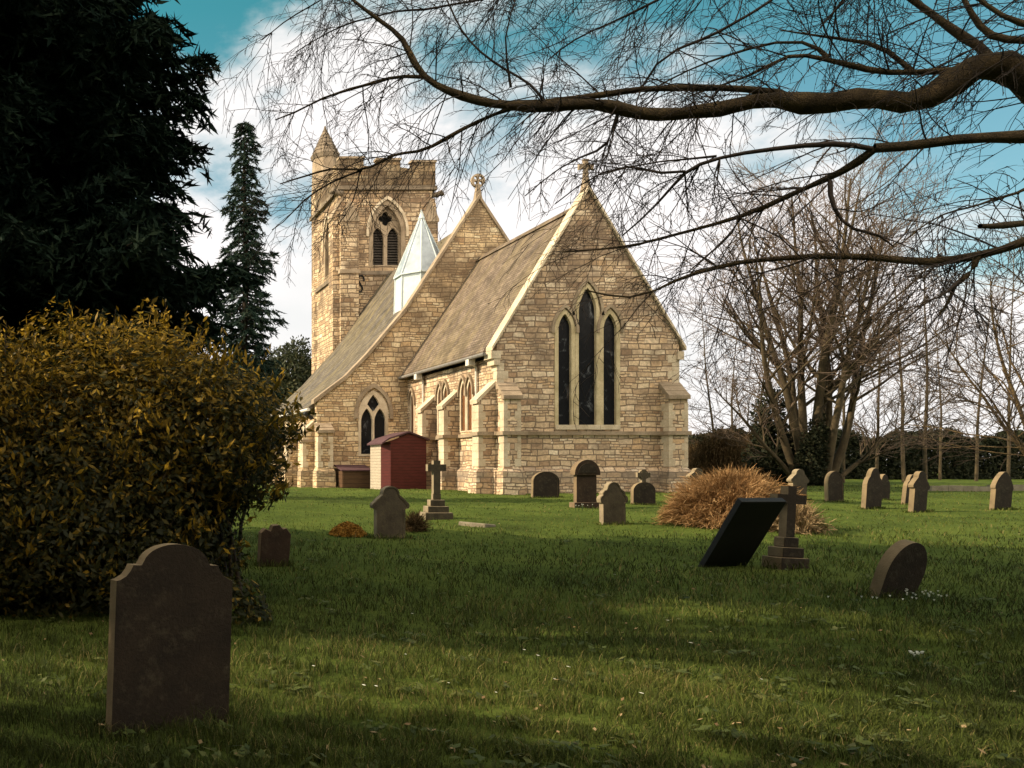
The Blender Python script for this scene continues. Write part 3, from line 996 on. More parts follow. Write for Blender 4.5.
def belfry(c, w, z0, zs, zt, w0, sgn, plane):
    """two louvred lights under a quatrefoil, deep moulded arch"""
    def Q(d):
        return w0 + sgn * d
    ws_ = w * 0.36
    hs = [arch(c - w * 0.235, z0 + 0.12, ws_, zs - 0.35, zs + 0.35), arch(c + w * 0.235, z0 + 0.12, ws_, zs - 0.35, zs + 0.35)]
    quat = []
    zc, rq = zs + (zt - zs) * 0.50, w * 0.185
    for k in range(24):
        a = 2 * math.pi * k / 24
        rr = rq * (0.75 + 0.42 * abs(math.cos(2 * a)))
        quat.append((c + rr * math.cos(a), zc + rr * math.sin(a)))
    fr = MB().prism(arch(c, z0 + 0.003, w - 0.006, zs, zt - 0.004), Q(0.28), Q(0.5), plane, hs + [quat])
    o = part(fr, "belfry_window", "ashlar_dark")
    rim = MB()
    inn = arch(c, z0, w * 0.86, zs, zt - w * 0.09)
    out = arch(c, z0 - 0.02, w + 0.25, zs, zt + 0.18)
    rim.prism(out, Q(-0.03), Q(0.26), plane, [[(p[0], max(p[1], z0 + 0.03)) for p in inn]])
    part(rim, "arch_moulding", "ashlar_dark", o)
    hm = MB()
    hood(hm, c, w + 0.3, zs, zt + 0.22, 0.16, Q(-0.13), Q(-0.005), plane, 0.3)
    part(hm, "hood_mould", "ashlar", o)
    lv = MB()
    n = 13
    for s in (-1, 1):
        cc = c + s * w * 0.235
        for k in range(n):
            z_ = z0 + 0.2 + k * (zs + 0.35 - z0 - 0.3) / n
            d0, d1 = 0.52, 0.70
            a, b_ = cc - ws_ * 0.55, cc + ws_ * 0.55
            v = []
            for (uu, dd, zz) in ((a, d0, z_), (b_, d0, z_), (b_, d1, z_ + 0.14), (a, d1, z_ + 0.14)):
                v.append((uu, Q(dd), zz) if plane == "xz" else (Q(dd), uu, zz))
            v2 = [(p[0], p[1], p[2] + 0.035) for p in v]
            lv.hexa(v + v2)
    part(lv, "louvres", "louvre", o)
    part(MB().prism(arch(c, z0, w - 0.02, zs, zt - 0.02), Q(0.74), Q(0.77), plane), "dark_backing", "void", o)


belfry(bw_c, 2.05, bz0, bzs, bzt, TY, 1, "xz")
belfry(yc_s + 0.2, 1.5, bz0, bzs, bzt - 0.2, TX0, 1, "yz")
# string courses of the tower
for z_, pr in ((tz(275), 0.12), (tz(190.5), 0.22)):
    mb = MB().prism([(TX0 - pr, TY - pr), (TX1 + pr, TY - pr), (TX1 + pr, TY + TD + pr), (TX0 - pr, TY + TD + pr)], z_, z_ + 0.24, "xy",
                    [[(TX0 + 0.01, TY + 0.01), (TX1 - 0.01, TY + 0.01), (TX1 - 0.01, TY + TD - 0.01), (TX0 + 0.01, TY + TD - 0.01)]])
    part(mb, "tower_string_course", "parapet")
# parapet and battlements
PZ0, PZ1, PZ2 = tz(190.5) + 0.235, tz(168), tz(161.5)
px0, px1, py0, py1 = TX0 - 0.12, TX1 + 0.14, TY - 0.14, TY + TD + 0.12


def battlement_e(y0, y1):
    c = [tx(337) - 0.0, tx(363), tx(376), tx(399.5), tx(411), px1]
    poly = [(px0, PZ0), (px1, PZ0), (px1, PZ2 - 0.12), (c[4], PZ2 - 0.12), (c[4], PZ1 - 0.1), (c[3], PZ1), (c[3], PZ2), (c[2], PZ2 + 0.03), (c[2], PZ1 + 0.05), (c[1], PZ1 + 0.1), (c[1], PZ2 + 0.1), (px0, PZ2 + 0.15)]
    return MB().prism(poly, y0, y1, "xz"), c


mb, cc = battlement_e(py0, py0 + 0.4)
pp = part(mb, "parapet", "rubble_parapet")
cp = MB()
for a, b_, z_ in ((px0 - 0.05, cc[1] + 0.06, PZ2 + 0.12), (cc[2] - 0.06, cc[3] + 0.06, PZ2 + 0.02), (cc[4] - 0.06, px1 + 0.06, PZ2 - 0.11)):
    cp.box(a, b_, py0 - 0.07, py0 + 0.46, z_ + 0.002, z_ + 0.14)
part(cp, "merlon_coping", "ashlar_dark", pp)
yy = [py0 + 0.405, py0 + 1.5, py0 + 2.3, py0 + 3.9, py0 + 4.7, py1]
poly = [(yy[0], PZ0), (yy[5], PZ0), (yy[5], PZ2), (yy[4], PZ2), (yy[4], PZ1), (yy[3], PZ1), (yy[3], PZ2), (yy[2], PZ2), (yy[2], PZ1), (yy[1], PZ1), (yy[1], PZ2 + 0.1), (yy[0], PZ2 + 0.1)]
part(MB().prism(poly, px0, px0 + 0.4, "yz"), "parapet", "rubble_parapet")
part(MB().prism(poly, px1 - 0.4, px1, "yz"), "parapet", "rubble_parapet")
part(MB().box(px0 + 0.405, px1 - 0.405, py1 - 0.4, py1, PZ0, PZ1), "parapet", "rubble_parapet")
# corner buttresses of the tower
for (x0, x1, off) in ((TX0 - 0.15, TX0 + 0.98, 0.5), (TX1 - 0.75, TX1 + 0.18, 0.42)):
    zt_ = tz(222)
    ym = TY + 0.05
    mb = MB().prism([(TY - off, BASE), (ym, BASE), (ym, tz(198)), (TY - off, zt_)], x0, x1, "yz")
    o = part(mb, "tower_buttress", "rubble_tower")
    xm_ = (x0 + x1) / 2
    cg = MB().prism([(x0 - 0.06, zt_ - 0.1), (x1 + 0.06, zt_ - 0.1), (x1 + 0.06, zt_ + 0.06), (xm_, zt_ + 1.25), (x0 - 0.06, zt_ + 0.06)], TY - off - 0.05, TY - 0.02, "xz")
    part(cg, "gabled_cap", "ashlar_dark", o)
    s = MB().box(x0 - 0.08, x1 + 0.08, TY - off - 0.08, ym, tz(275) - 0.003, tz(275) + 0.236)
    part(s, "string_band", "ashlar_dark", o)
mb = MB().prism([(TX0 - 0.55, BASE), (TX0 + 0.05, BASE), (TX0 + 0.05, tz(200)), (TX0 - 0.55, tz(218))], TY - 0.2, TY + 0.75, "xz")
o = part(mb, "tower_buttress", "rubble_tower")
mb = MB().prism([(TX0 - 0.6, tz(218) - 0.1), (TX0 + 0.05, tz(200) - 0.02), (TX0 + 0.05, tz(200) + 0.12), (TX0 - 0.62, tz(218) + 0.08)], TY - 0.26, TY + 0.81, "xz")
part(mb, "weathering", "ashlar_dark", o)
# stair turret with its spirelet at the far south corner
TU = (TX0 + 0.70, TY + TD - 0.5)
tzu = lambda py: EYE + (PY0 - py) * TU[1] / FPX
mb = MB().cone(TU, 0.92, 0.92, BASE, tzu(192), 8)
o = part(mb, "stair_turret", "rubble_tower")
mb = MB().cone(TU, 0.92, 0.86, tzu(192), tzu(159), 8)
part(mb, "turret_shaft", "ashlar_dark", o)
mb = MB().cone(TU, 0.92, 1.02, tzu(160), tzu(156), 8)
part(mb, "turret_cornice", "parapet", o)
zc0, zc1 = tzu(156), tzu(128)
for k in range(7):
    f0, f1 = k / 7, (k + 1) / 7
    r0 = 1.02 * (1 - f0) + 0.06 * f0
    r1 = 0.97 * (1 - f1) + 0.05 * f1
    if k == 0:
        mb = MB()
    mb.cone(TU, r0, r1, zc0 + (zc1 - zc0) * f0 + 0.002 * k, zc0 + (zc1 - zc0) * f1, 8)
part(mb, "turret_spirelet", "parapet", o)
mb = MB().tube([(TU[0], TU[1], zc1 - 0.1), (TU[0], TU[1], zc1 + 0.12)], [0.10, 0.05], 8)
part(mb, "turret_knob", "parapet", o)
# gargoyles under the parapet
for gx in (TX1 + 0.2, TX0 - 0.1):
    s = 1 if gx > AX else -1
    y_ = TY + 0.3 if s > 0 else TY - 0.1
    g = MB().tube([(gx - s * 0.2, y_, tz(194)), (gx + s * 0.22, y_, tz(193)), (gx + s * 0.45, y_ - 0.05, tz(191.5)), (gx + s * 0.62, y_ - 0.05, tz(194))], [0.18, 0.17, 0.2, 0.08], 7)
    part(g, "gargoyle", "parapet", smooth=True)
# S-shaped iron tie plate
sx, sz = tx(360), tz(284)
pts = []
for k in range(13):
    a = math.pi * (-0.15 + 1.15 * k / 12)
    pts.append((sx + 0.05 + 0.19 * math.cos(a) * 1, TY - 0.05, sz + 0.27 + 0.24 * math.sin(a)))
pts2 = [(2 * sx - p[0] + 0.0, p[1], 2 * sz - p[2]) for p in pts]
S = pts + list(reversed(pts2))
part(MB().tube(S, [0.05] * len(S), 6), "tie_plate", "iron")

# ------------------------------------------------------------------ things against the church
# red shed
sh = empty("shed", (13.8, 37.8, 0.55))
tag(sh, "red boarded garden shed standing against the chancel south wall", "shed")
sy0, sy1, sx0, sx1 = 36.9, 38.75, 12.78, 14.60
sch = 13.07
z0_, ze = 0.35, 2.72
apx = (sch + sx1) / 2
# front (gable towards the churchyard), a canted corner, and the cream boarded side
part(MB().prism([(sch, z0_), (sx1, z0_), (sx1, ze + 0.05), (apx, 3.02), (sch, ze)], sy0, sy0 + 0.06, "xz"), "front_wall", "red_boards", sh)
part(MB().hexa([(sch - 0.004, sy0 + 0.0, z0_), (sch - 0.004, sy0 + 0.06, z0_), (sx0 + 0.06, sy0 + 0.45, z0_), (sx0, sy0 + 0.45, z0_),
                (sch - 0.004, sy0 + 0.0, ze), (sch - 0.004, sy0 + 0.06, ze), (sx0 + 0.06, sy0 + 0.45, ze - 0.1), (sx0, sy0 + 0.45, ze - 0.1)]), "corner_panel", "red_boards", sh)
part(MB().box(sx0, sx0 + 0.06, sy0 + 0.455, sy1, z0_, ze - 0.13), "side_wall", "cream_boards", sh)
part(MB().box(sx1 - 0.06, sx1, sy0 + 0.065, sy1, z0_, ze - 0.1), "side_wall", "red_boards", sh)
part(MB().box(sx0 + 0.065, sx1 - 0.065, sy1 - 0.06, sy1, z0_, ze - 0.1), "back_wall", "red_boards", sh)
rp = [(sx0 - 0.14, ze - 0.16), (sch - 0.1, ze + 0.06), (apx, 3.06), (sx1 + 0.12, ze + 0.0)]
part(MB().prism(rp + [(x, z + 0.07) for x, z in reversed(rp)], sy0 - 0.1, sy1 + 0.05, "xz"), "roof", "felt", sh)
part(MB().box(sch - 0.03, sch + 0.05, sy0 - 0.025, sy0 - 0.003, z0_, ze), "corner_batten", "red_boards", sh)

# low wooden bunker with sloping lid
bx = empty("storage_box", (12.3, 40.2, 0.6))
tag(bx, "low brown wooden bunker with sloping lid under aisle window", "box")
bx0, bx1, by0, by1 = (341 - PX0) * 39.9 / FPX, (370 - PX0) * 39.9 / FPX, 39.7, 40.85
part(MB().box(bx0, bx1, by0, by1, 0.3, 1.38), "box_body", "brown_wood", bx)
part(MB().hexa([(bx0 - 0.06, by0 - 0.08, 1.385), (bx1 + 0.06, by0 - 0.08, 1.385), (bx1 + 0.06, by1, 1.62), (bx0 - 0.06, by1, 1.62),
                (bx0 - 0.06, by0 - 0.08, 1.44), (bx1 + 0.06, by0 - 0.08, 1.44), (bx1 + 0.06, by1, 1.68), (bx0 - 0.06, by1, 1.68)]), "lid", "felt", bx)
part(MB().box(bx0 + 0.02, bx0 + 0.10, by0 - 0.03, by0 - 0.002, 0.3, 1.38), "corner_post", "brown_wood", bx)
# floodlight on the aisle corner
fl = empty("wall_floodlight", (10.7, 41.3, 4.1))
tag(fl, "small black floodlight on bracket at corner of aisle wall", "floodlight")
part(MB().tube([(10.95, 41.45, 3.92), (10.72, 41.4, 3.94)], [0.03, 0.03], 6), "bracket", "iron", fl)
part(MB().hexa([(10.38, 41.15, 4.14), (10.38, 41.5, 4.14), (10.76, 41.5, 3.86), (10.76, 41.15, 3.86),
                (10.44, 41.15, 4.28), (10.44, 41.5, 4.28), (10.84, 41.5, 3.98), (10.84, 41.15, 3.98)]), "lamp_housing", "iron", fl, bevel=0.02)


# ================================================================== GRAVES
def half(pts):
    """mirror a half outline (u from 0.5 at the side to 0 at the middle, v 0..1)"""
    left = [(-u, v) for u, v in pts]
    right = [(u, v) for u, v in reversed(pts) if u > 1e-6]
    return left + right


def arc(cu, cv, ru, rv, a0, a1, n=8):
    return [(cu + ru * math.cos(rad(a0 + (a1 - a0) * k / n)), cv + rv * math.sin(rad(a0 + (a1 - a0) * k / n))) for k in range(n + 1)]


PROF = {
    "round": half([(0.5, 0), (0.5, 0.62)] + arc(0, 0.62, 0.5, 0.38, 8, 90, 9)),
    "oval": half([(0.43, 0), (0.48, 0.18), (0.5, 0.42)] + arc(0, 0.44, 0.5, 0.56, 8, 90, 10)),
    "shoulder": half([(0.5, 0), (0.5, 0.80)] + [(0.47, 0.805), (0.42, 0.825), (0.385, 0.855), (0.365, 0.885), (0.295, 0.885)] + arc(0, 0.88, 0.285, 0.12, 12, 90, 9)),
    "trefoil": half([(0.40, 0), (0.40, 0.56), (0.5, 0.58), (0.52, 0.63), (0.5, 0.67), (0.44, 0.70), (0.40, 0.74), (0.36, 0.76), (0.30, 0.80), (0.245, 0.83)] + arc(0, 0.86, 0.235, 0.14, -5, 90, 8)),
    "lobed": half([(0.42, 0), (0.42, 0.50), (0.5, 0.52), (0.52, 0.60), (0.49, 0.66), (0.42, 0.69), (0.42, 0.75), (0.36, 0.80), (0.28, 0.815), (0.25, 0.86)] + arc(0, 0.86, 0.24, 0.14, 5, 90, 8)),
    "pointed": half([(0.5, 0), (0.5, 0.58), (0.46, 0.66), (0.41, 0.72), (0.36, 0.755), (0.32, 0.76), (0.30, 0.82), (0.24, 0.90), (0.15, 0.965), (0.0, 1.0)]),
    "gothic": half([(0.46, 0), (0.46, 0.52), (0.5, 0.54), (0.5, 0.6), (0.44, 0.70), (0.35, 0.80), (0.24, 0.89), (0.13, 0.96), (0.09, 0.985), (0.0, 1.0)]),
    "slab": [(-0.5, 0), (-0.5, 1), (0.5, 1), (0.5, 0)],
    "broken": [(-0.5, 0), (-0.5, 0.80), (-0.36, 0.90), (-0.18, 0.84), (-0.12, 0.98), (0.10, 1.0), (0.22, 0.90), (0.34, 0.93), (0.5, 0.78), (0.48, 0)],
}


def stone_mesh(W, H, t, prof, sink=0.18, y=0.0):
    pts = [(u * W, (v * H if v > 1e-6 else -sink)) for u, v in PROF[prof]]
    return MB().prism(pts, y - t / 2, y + t / 2, "xz")


FEET = []


def place(px, py, wpx, hpx):
    X, Y, Z = at(px, py)
    FEET.append((X, Y, wpx * Y / FPX))
    return X, Y, Z, wpx * Y / FPX, hpx * Y / FPX


GROUP_G = "upright headstones in the churchyard grass"


def headstone(name, label, px, py, wpx, hpx, prof, t=0.11, yaw=0, roll=0, pitch=0, mat="grave_brown", border=0.0, cat="headstone", group=GROUP_G):
    X, Y, Z, W, H = place(px, py, wpx, hpx)
    mb = stone_mesh(W, H, t, prof)
    o = mb.build(name, mat, bevel=min(0.014, t * 0.16))
    o.location = (X, Y, Z)
    o.rotation_euler = (rad(pitch), rad(roll), rad(yaw))
    tag(o, label, cat, group)
    if border:
        # raised rim round the face
        pts = [(u * W * 0.86, max(v * H * 0.95, 0.02)) for u, v in PROF[prof]]
        outer = [(u * W * 0.985, max(v * H * 0.992, 0.0)) for u, v in PROF[prof]]
        rim = MB().prism(outer, -t / 2 - border, -t / 2 + 0.004, "xz", [[(p[0], p[1] + 0.02) for p in pts]])
        rim.build("carved_border", mat, o)
    return o, X, Y, Z, W, H


# 1 the big stone in front
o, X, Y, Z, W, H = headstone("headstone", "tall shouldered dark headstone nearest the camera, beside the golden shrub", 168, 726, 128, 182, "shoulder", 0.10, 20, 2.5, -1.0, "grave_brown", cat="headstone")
pan = stone_mesh(W * 0.83, H * 0.93, 0.01, "shoulder", sink=-0.12, y=-0.0525)
# 2 weathered stump at the edge of the shrub
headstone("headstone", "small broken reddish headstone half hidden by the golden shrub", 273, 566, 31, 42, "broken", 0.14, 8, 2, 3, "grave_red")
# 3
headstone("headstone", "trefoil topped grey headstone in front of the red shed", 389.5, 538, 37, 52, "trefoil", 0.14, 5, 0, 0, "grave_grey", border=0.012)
# 8, 9, 10, 11
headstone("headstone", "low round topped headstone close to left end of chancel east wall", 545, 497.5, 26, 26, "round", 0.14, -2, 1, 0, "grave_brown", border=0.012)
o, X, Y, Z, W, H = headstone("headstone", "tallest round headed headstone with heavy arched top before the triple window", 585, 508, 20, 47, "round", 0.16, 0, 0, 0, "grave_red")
hd = [(u * W * 1.28, v) for u, v in [(-0.5, H * 0.70), (0.5, H * 0.70)]] + [(W * 0.64 * math.cos(rad(a)), H * 0.73 + H * 0.30 * math.sin(rad(a))) for a in range(0, 181, 15)]
MB().prism(hd, -0.13, 0.11, "xz").build("arched_head", "grave_red", o, bevel=0.01)
MB().prism([(W * 0.46 * math.cos(rad(a)), H * 0.75 + H * 0.2 * math.sin(rad(a))) for a in range(0, 181, 15)], -0.145, -0.131, "xz").build("carved_panel", "grave_brown", o)
MB().box(-W * 0.66, W * 0.66, -0.14, 0.14, -0.1, 0.16).build("plinth", "grave_red", o, bevel=0.012)
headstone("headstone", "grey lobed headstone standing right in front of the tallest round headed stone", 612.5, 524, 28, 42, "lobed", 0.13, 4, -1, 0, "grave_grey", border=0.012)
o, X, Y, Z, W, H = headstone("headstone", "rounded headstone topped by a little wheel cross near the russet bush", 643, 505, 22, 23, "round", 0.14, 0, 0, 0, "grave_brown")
cr = MB().prism(cross_poly(0, H - 0.03, 0.40, 0.19, 0.11, H + 0.21, 0.02), -0.05, 0.05, "xz")
cr.build("stone_cross", "grave_grey", o, bevel=0.008)
MB().prism(arc(0, H + 0.21, 0.145, 0.145, 0, 360, 18)[:-1], -0.035, 0.035, "xz", [arc(0, H + 0.21, 0.105, 0.105, 0, 360, 18)[:-1]]).build("cross_ring", "grave_grey", o)
# stones behind and right of the russet bush
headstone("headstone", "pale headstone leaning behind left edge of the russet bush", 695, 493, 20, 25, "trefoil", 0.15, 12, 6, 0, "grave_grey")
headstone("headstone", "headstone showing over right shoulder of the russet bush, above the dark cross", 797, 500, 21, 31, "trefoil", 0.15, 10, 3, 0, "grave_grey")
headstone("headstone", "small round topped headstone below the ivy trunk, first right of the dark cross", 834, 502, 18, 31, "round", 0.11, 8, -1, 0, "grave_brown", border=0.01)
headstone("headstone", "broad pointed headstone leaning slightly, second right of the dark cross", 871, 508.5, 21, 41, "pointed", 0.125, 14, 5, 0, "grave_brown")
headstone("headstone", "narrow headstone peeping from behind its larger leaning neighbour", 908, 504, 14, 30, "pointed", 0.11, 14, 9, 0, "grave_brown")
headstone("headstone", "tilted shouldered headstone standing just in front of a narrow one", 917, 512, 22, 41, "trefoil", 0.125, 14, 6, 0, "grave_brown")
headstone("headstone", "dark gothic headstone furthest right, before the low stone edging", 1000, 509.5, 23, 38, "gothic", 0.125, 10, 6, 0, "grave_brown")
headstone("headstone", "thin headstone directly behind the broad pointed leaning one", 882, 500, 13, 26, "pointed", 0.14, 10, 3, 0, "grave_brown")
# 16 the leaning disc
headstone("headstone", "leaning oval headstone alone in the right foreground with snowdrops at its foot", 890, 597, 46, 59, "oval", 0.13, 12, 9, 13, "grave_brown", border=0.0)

# 14 the dark slab
X, Y, Z = at(722, 566)
sl = MB().prism([(-0.34, -0.35), (-0.34, 1.28), (0.34, 1.28), (0.34, -0.35)], -0.05, 0.05, "xz").build("leaning_slab", "grave_dark", bevel=0.01)
sl.location = (X, Y, Z)
sl.rotation_mode = "ZYX"
dm = Matrix.Rotation(rad(3), 3, "Z") @ Matrix.Rotation(rad(35), 3, "X")
sl.rotation_mode = "XYZ"
sl.rotation_euler = dm.to_euler()
tag(sl, "plain black rectangular slab leaning steeply beside a stone cross", "headstone", GROUP_G)


def stepped_cross(label, px, py, hpx, wsteps, nst, stepz, armpx, mat, yaw=0, roll=0, armh=0.80):
    X, Y, Z, W, H = place(px, py, wsteps, hpx)
    o = empty("cross_monument", (X, Y, Z), (0, rad(roll), rad(yaw)))
    tag(o, label, "stone cross", "stone crosses on stepped bases")
    z = 0.0
    hs = stepz * Y / FPX
    for k in range(nst):
        w = W * (1 - 0.235 * k) / 2
        h = hs / nst
        MB().box(-w, w, -w * 0.72, w * 0.72, z - (0.2 if k == 0 else 0.0) + (0.0 if k == 0 else 0.001), z + h).build("step", mat, o, bevel=0.014)
        z += h
    t_ = 0.15 * H / 1.3
    a = armpx * Y / FPX / 2
    MB().prism(cross_poly(0, z + 0.001, H - z, a, t_, z + (H - z) * armh * 0.93, 0.0), -t_ * 0.45, t_ * 0.45, "xz").build("cross", mat, o, bevel=0.01)
    return o


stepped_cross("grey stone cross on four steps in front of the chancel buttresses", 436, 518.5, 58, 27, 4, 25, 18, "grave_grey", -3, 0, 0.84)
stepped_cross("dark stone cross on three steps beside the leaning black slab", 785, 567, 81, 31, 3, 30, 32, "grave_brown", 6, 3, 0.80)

# pale ledger lying in the grass
X, Y, Z = at(477, 526)
o = MB().box(-0.22, 0.22, -0.32, 0.32, -0.1, 0.07).build("ledger_stone", "grave_pale", bevel=0.02)
o.location = (X, Y, Z)
o.rotation_euler = (rad(2), rad(5), rad(35))
tag(o, "pale flat ledger stone lying in grass right of the stepped cross", "grave slab")

# low stone edging at the far right
eb = MB()
xa0, ya0, za0 = at(932, 491)
xx = xa0
k = 0
while xx < 66:
    w = 0.5 + 0.35 * random.random()
    h = 0.17 + 0.05 * random.random()
    yk = ya0 + (xx - xa0) * 0.02
    eb.box(xx, xx + w - 0.02, yk + 0.02 * random.random(), yk + 0.3, float(gz(xx, yk)) - 0.1, float(gz(xx, yk)) + h)
    xx += w
o = eb.build("stone_edging", "grave_pale", bevel=0.0)
tag(o, "low pale stone edging running along hedge at far right", "edging")


# ================================================================== PLANTS
def grow(out, p, d, L, r, lvl, P, rng):
    """recursive bare branch: out collects (level, points, radii)"""
    q = P[lvl]
    n = q["seg"]
    pts = [p.copy()]
    rr = [r]
    d = d.normalized()
    for i in range(n):
        j = q["wig"]
        d = d + Vector((rng.uniform(-j, j), rng.uniform(-j, j), rng.uniform(-j, j)))
        d.z += q.get("grav", 0.0) / n
        d.normalize()
        p = p + d * (L / n)
        pts.append(p.copy())
        rr.append(r * (1 - (1 - q.get("tip", 0.35)) * (i + 1) / n))
    out.append((lvl, pts, rr))
    if lvl + 1 < len(P):
        nc = q["kids"]
        nc = int(nc + rng.uniform(-0.25, 0.25) * nc + 0.5)
        for k in range(nc):
            t = q.get("t0", 0.25) + (1 - q.get("t0", 0.25)) * (k + rng.random()) / max(nc, 1)
            t = min(t, 0.999)
            f = t * n
            i = int(f)
            a = pts[i].lerp(pts[i + 1], f - i)
            dd = (pts[i + 1] - pts[i]).normalized()
            ax = dd.cross(Vector((rng.uniform(-1, 1), rng.uniform(-1, 1), rng.uniform(-1, 1))))
            if ax.length < 1e-3:
                continue
            ang = rad(q["ang"] + rng.uniform(-15, 15))
            nd = Matrix.Rotation(ang, 3, ax.normalized()) @ dd
            grow(out, a, nd, L * q["ratio"] * (1.15 - 0.55 * t) * rng.uniform(0.75, 1.2), max(rr[i] * q["rr"], P[lvl + 1].get("rmin", 0.002)), lvl + 1, P, rng)


def tubes_np(lines, sides):
    """many polylines -> one (verts, quads)"""
    V, F = [], []
    off = 0
    ang = np.arange(sides) * 2 * math.pi / sides
    ca, sa = np.cos(ang)[None, :, None], np.sin(ang)[None, :, None]
    bylen = {}
    for pts, rr in lines:
        bylen.setdefault(len(pts), []).append((pts, rr))
    for n, ls in bylen.items():
        Pp = np.array([[tuple(p) for p in pts] for pts, rr in ls])      # m,n,3
        Rr = np.array([rr for pts, rr in ls])
        D = np.empty_like(Pp)
        D[:, 1:-1] = Pp[:, 2:] - Pp[:, :-2]
        D[:, 0] = Pp[:, 1] - Pp[:, 0]
        D[:, -1] = Pp[:, -1] - Pp[:, -2]
        D /= np.linalg.norm(D, axis=-1, keepdims=True) + 1e-9
        ref = np.where(np.abs(D[..., 2:3]) < 0.85, np.array([0, 0, 1.0]), np.array([1.0, 0, 0]))
        A = np.cross(D, ref)
        A /= np.linalg.norm(A, axis=-1, keepdims=True) + 1e-9
        B = np.cross(D, A)
        m = len(ls)
        A_, B_ = A.reshape(m * n, 1, 3), B.reshape(m * n, 1, 3)
        ring = Pp.reshape(m * n, 1, 3) + (A_ * ca + B_ * sa) * Rr.reshape(m * n, 1, 1)
        V.append(ring.reshape(-1, 3))
        base = (np.arange(m)[:, None] * n + np.arange(n - 1)[None, :]).reshape(-1, 1) * sides
        k = np.arange(sides)[None, :]
        k2 = (k + 1) % sides
        q = np.stack([base + k, base + k2, base + sides + k2, base + sides + k], -1).reshape(-1, 4) + off
        F.append(q)
        off += m * n * sides
    return np.concatenate(V), np.concatenate(F)


def resample(pts, rr, step, jit, rng):
    """smooth a traced polyline (Catmull-Rom) and roughen it a little"""
    P_ = [Vector(p) for p in pts]
    o, r_ = [], []
    for i in range(len(P_) - 1):
        p0, p1, p2, p3 = P_[max(i - 1, 0)], P_[i], P_[i + 1], P_[min(i + 2, len(P_) - 1)]
        n = max(1, int((p2 - p1).length / step))
        for k in range(n):
            t = k / n
            q = 0.5 * ((2 * p1) + (p2 - p0) * t + (2 * p0 - 5 * p1 + 4 * p2 - p3) * t * t + (3 * p1 - p0 - 3 * p2 + p3) * t ** 3)
            o.append(q + Vector((rng.uniform(-jit, jit), rng.uniform(-jit, jit), rng.uniform(-jit, jit))))
            r_.append((rr[i] * (1 - t) + rr[i + 1] * t) * rng.uniform(0.93, 1.07))
    o.append(P_[-1])
    r_.append(rr[-1])
    for _ in range(1):
        o = [o[0]] + [(o[k - 1] + o[k] * 2 + o[k + 1]) / 4 for k in range(1, len(o) - 1)] + [o[-1]]
    return o, r_


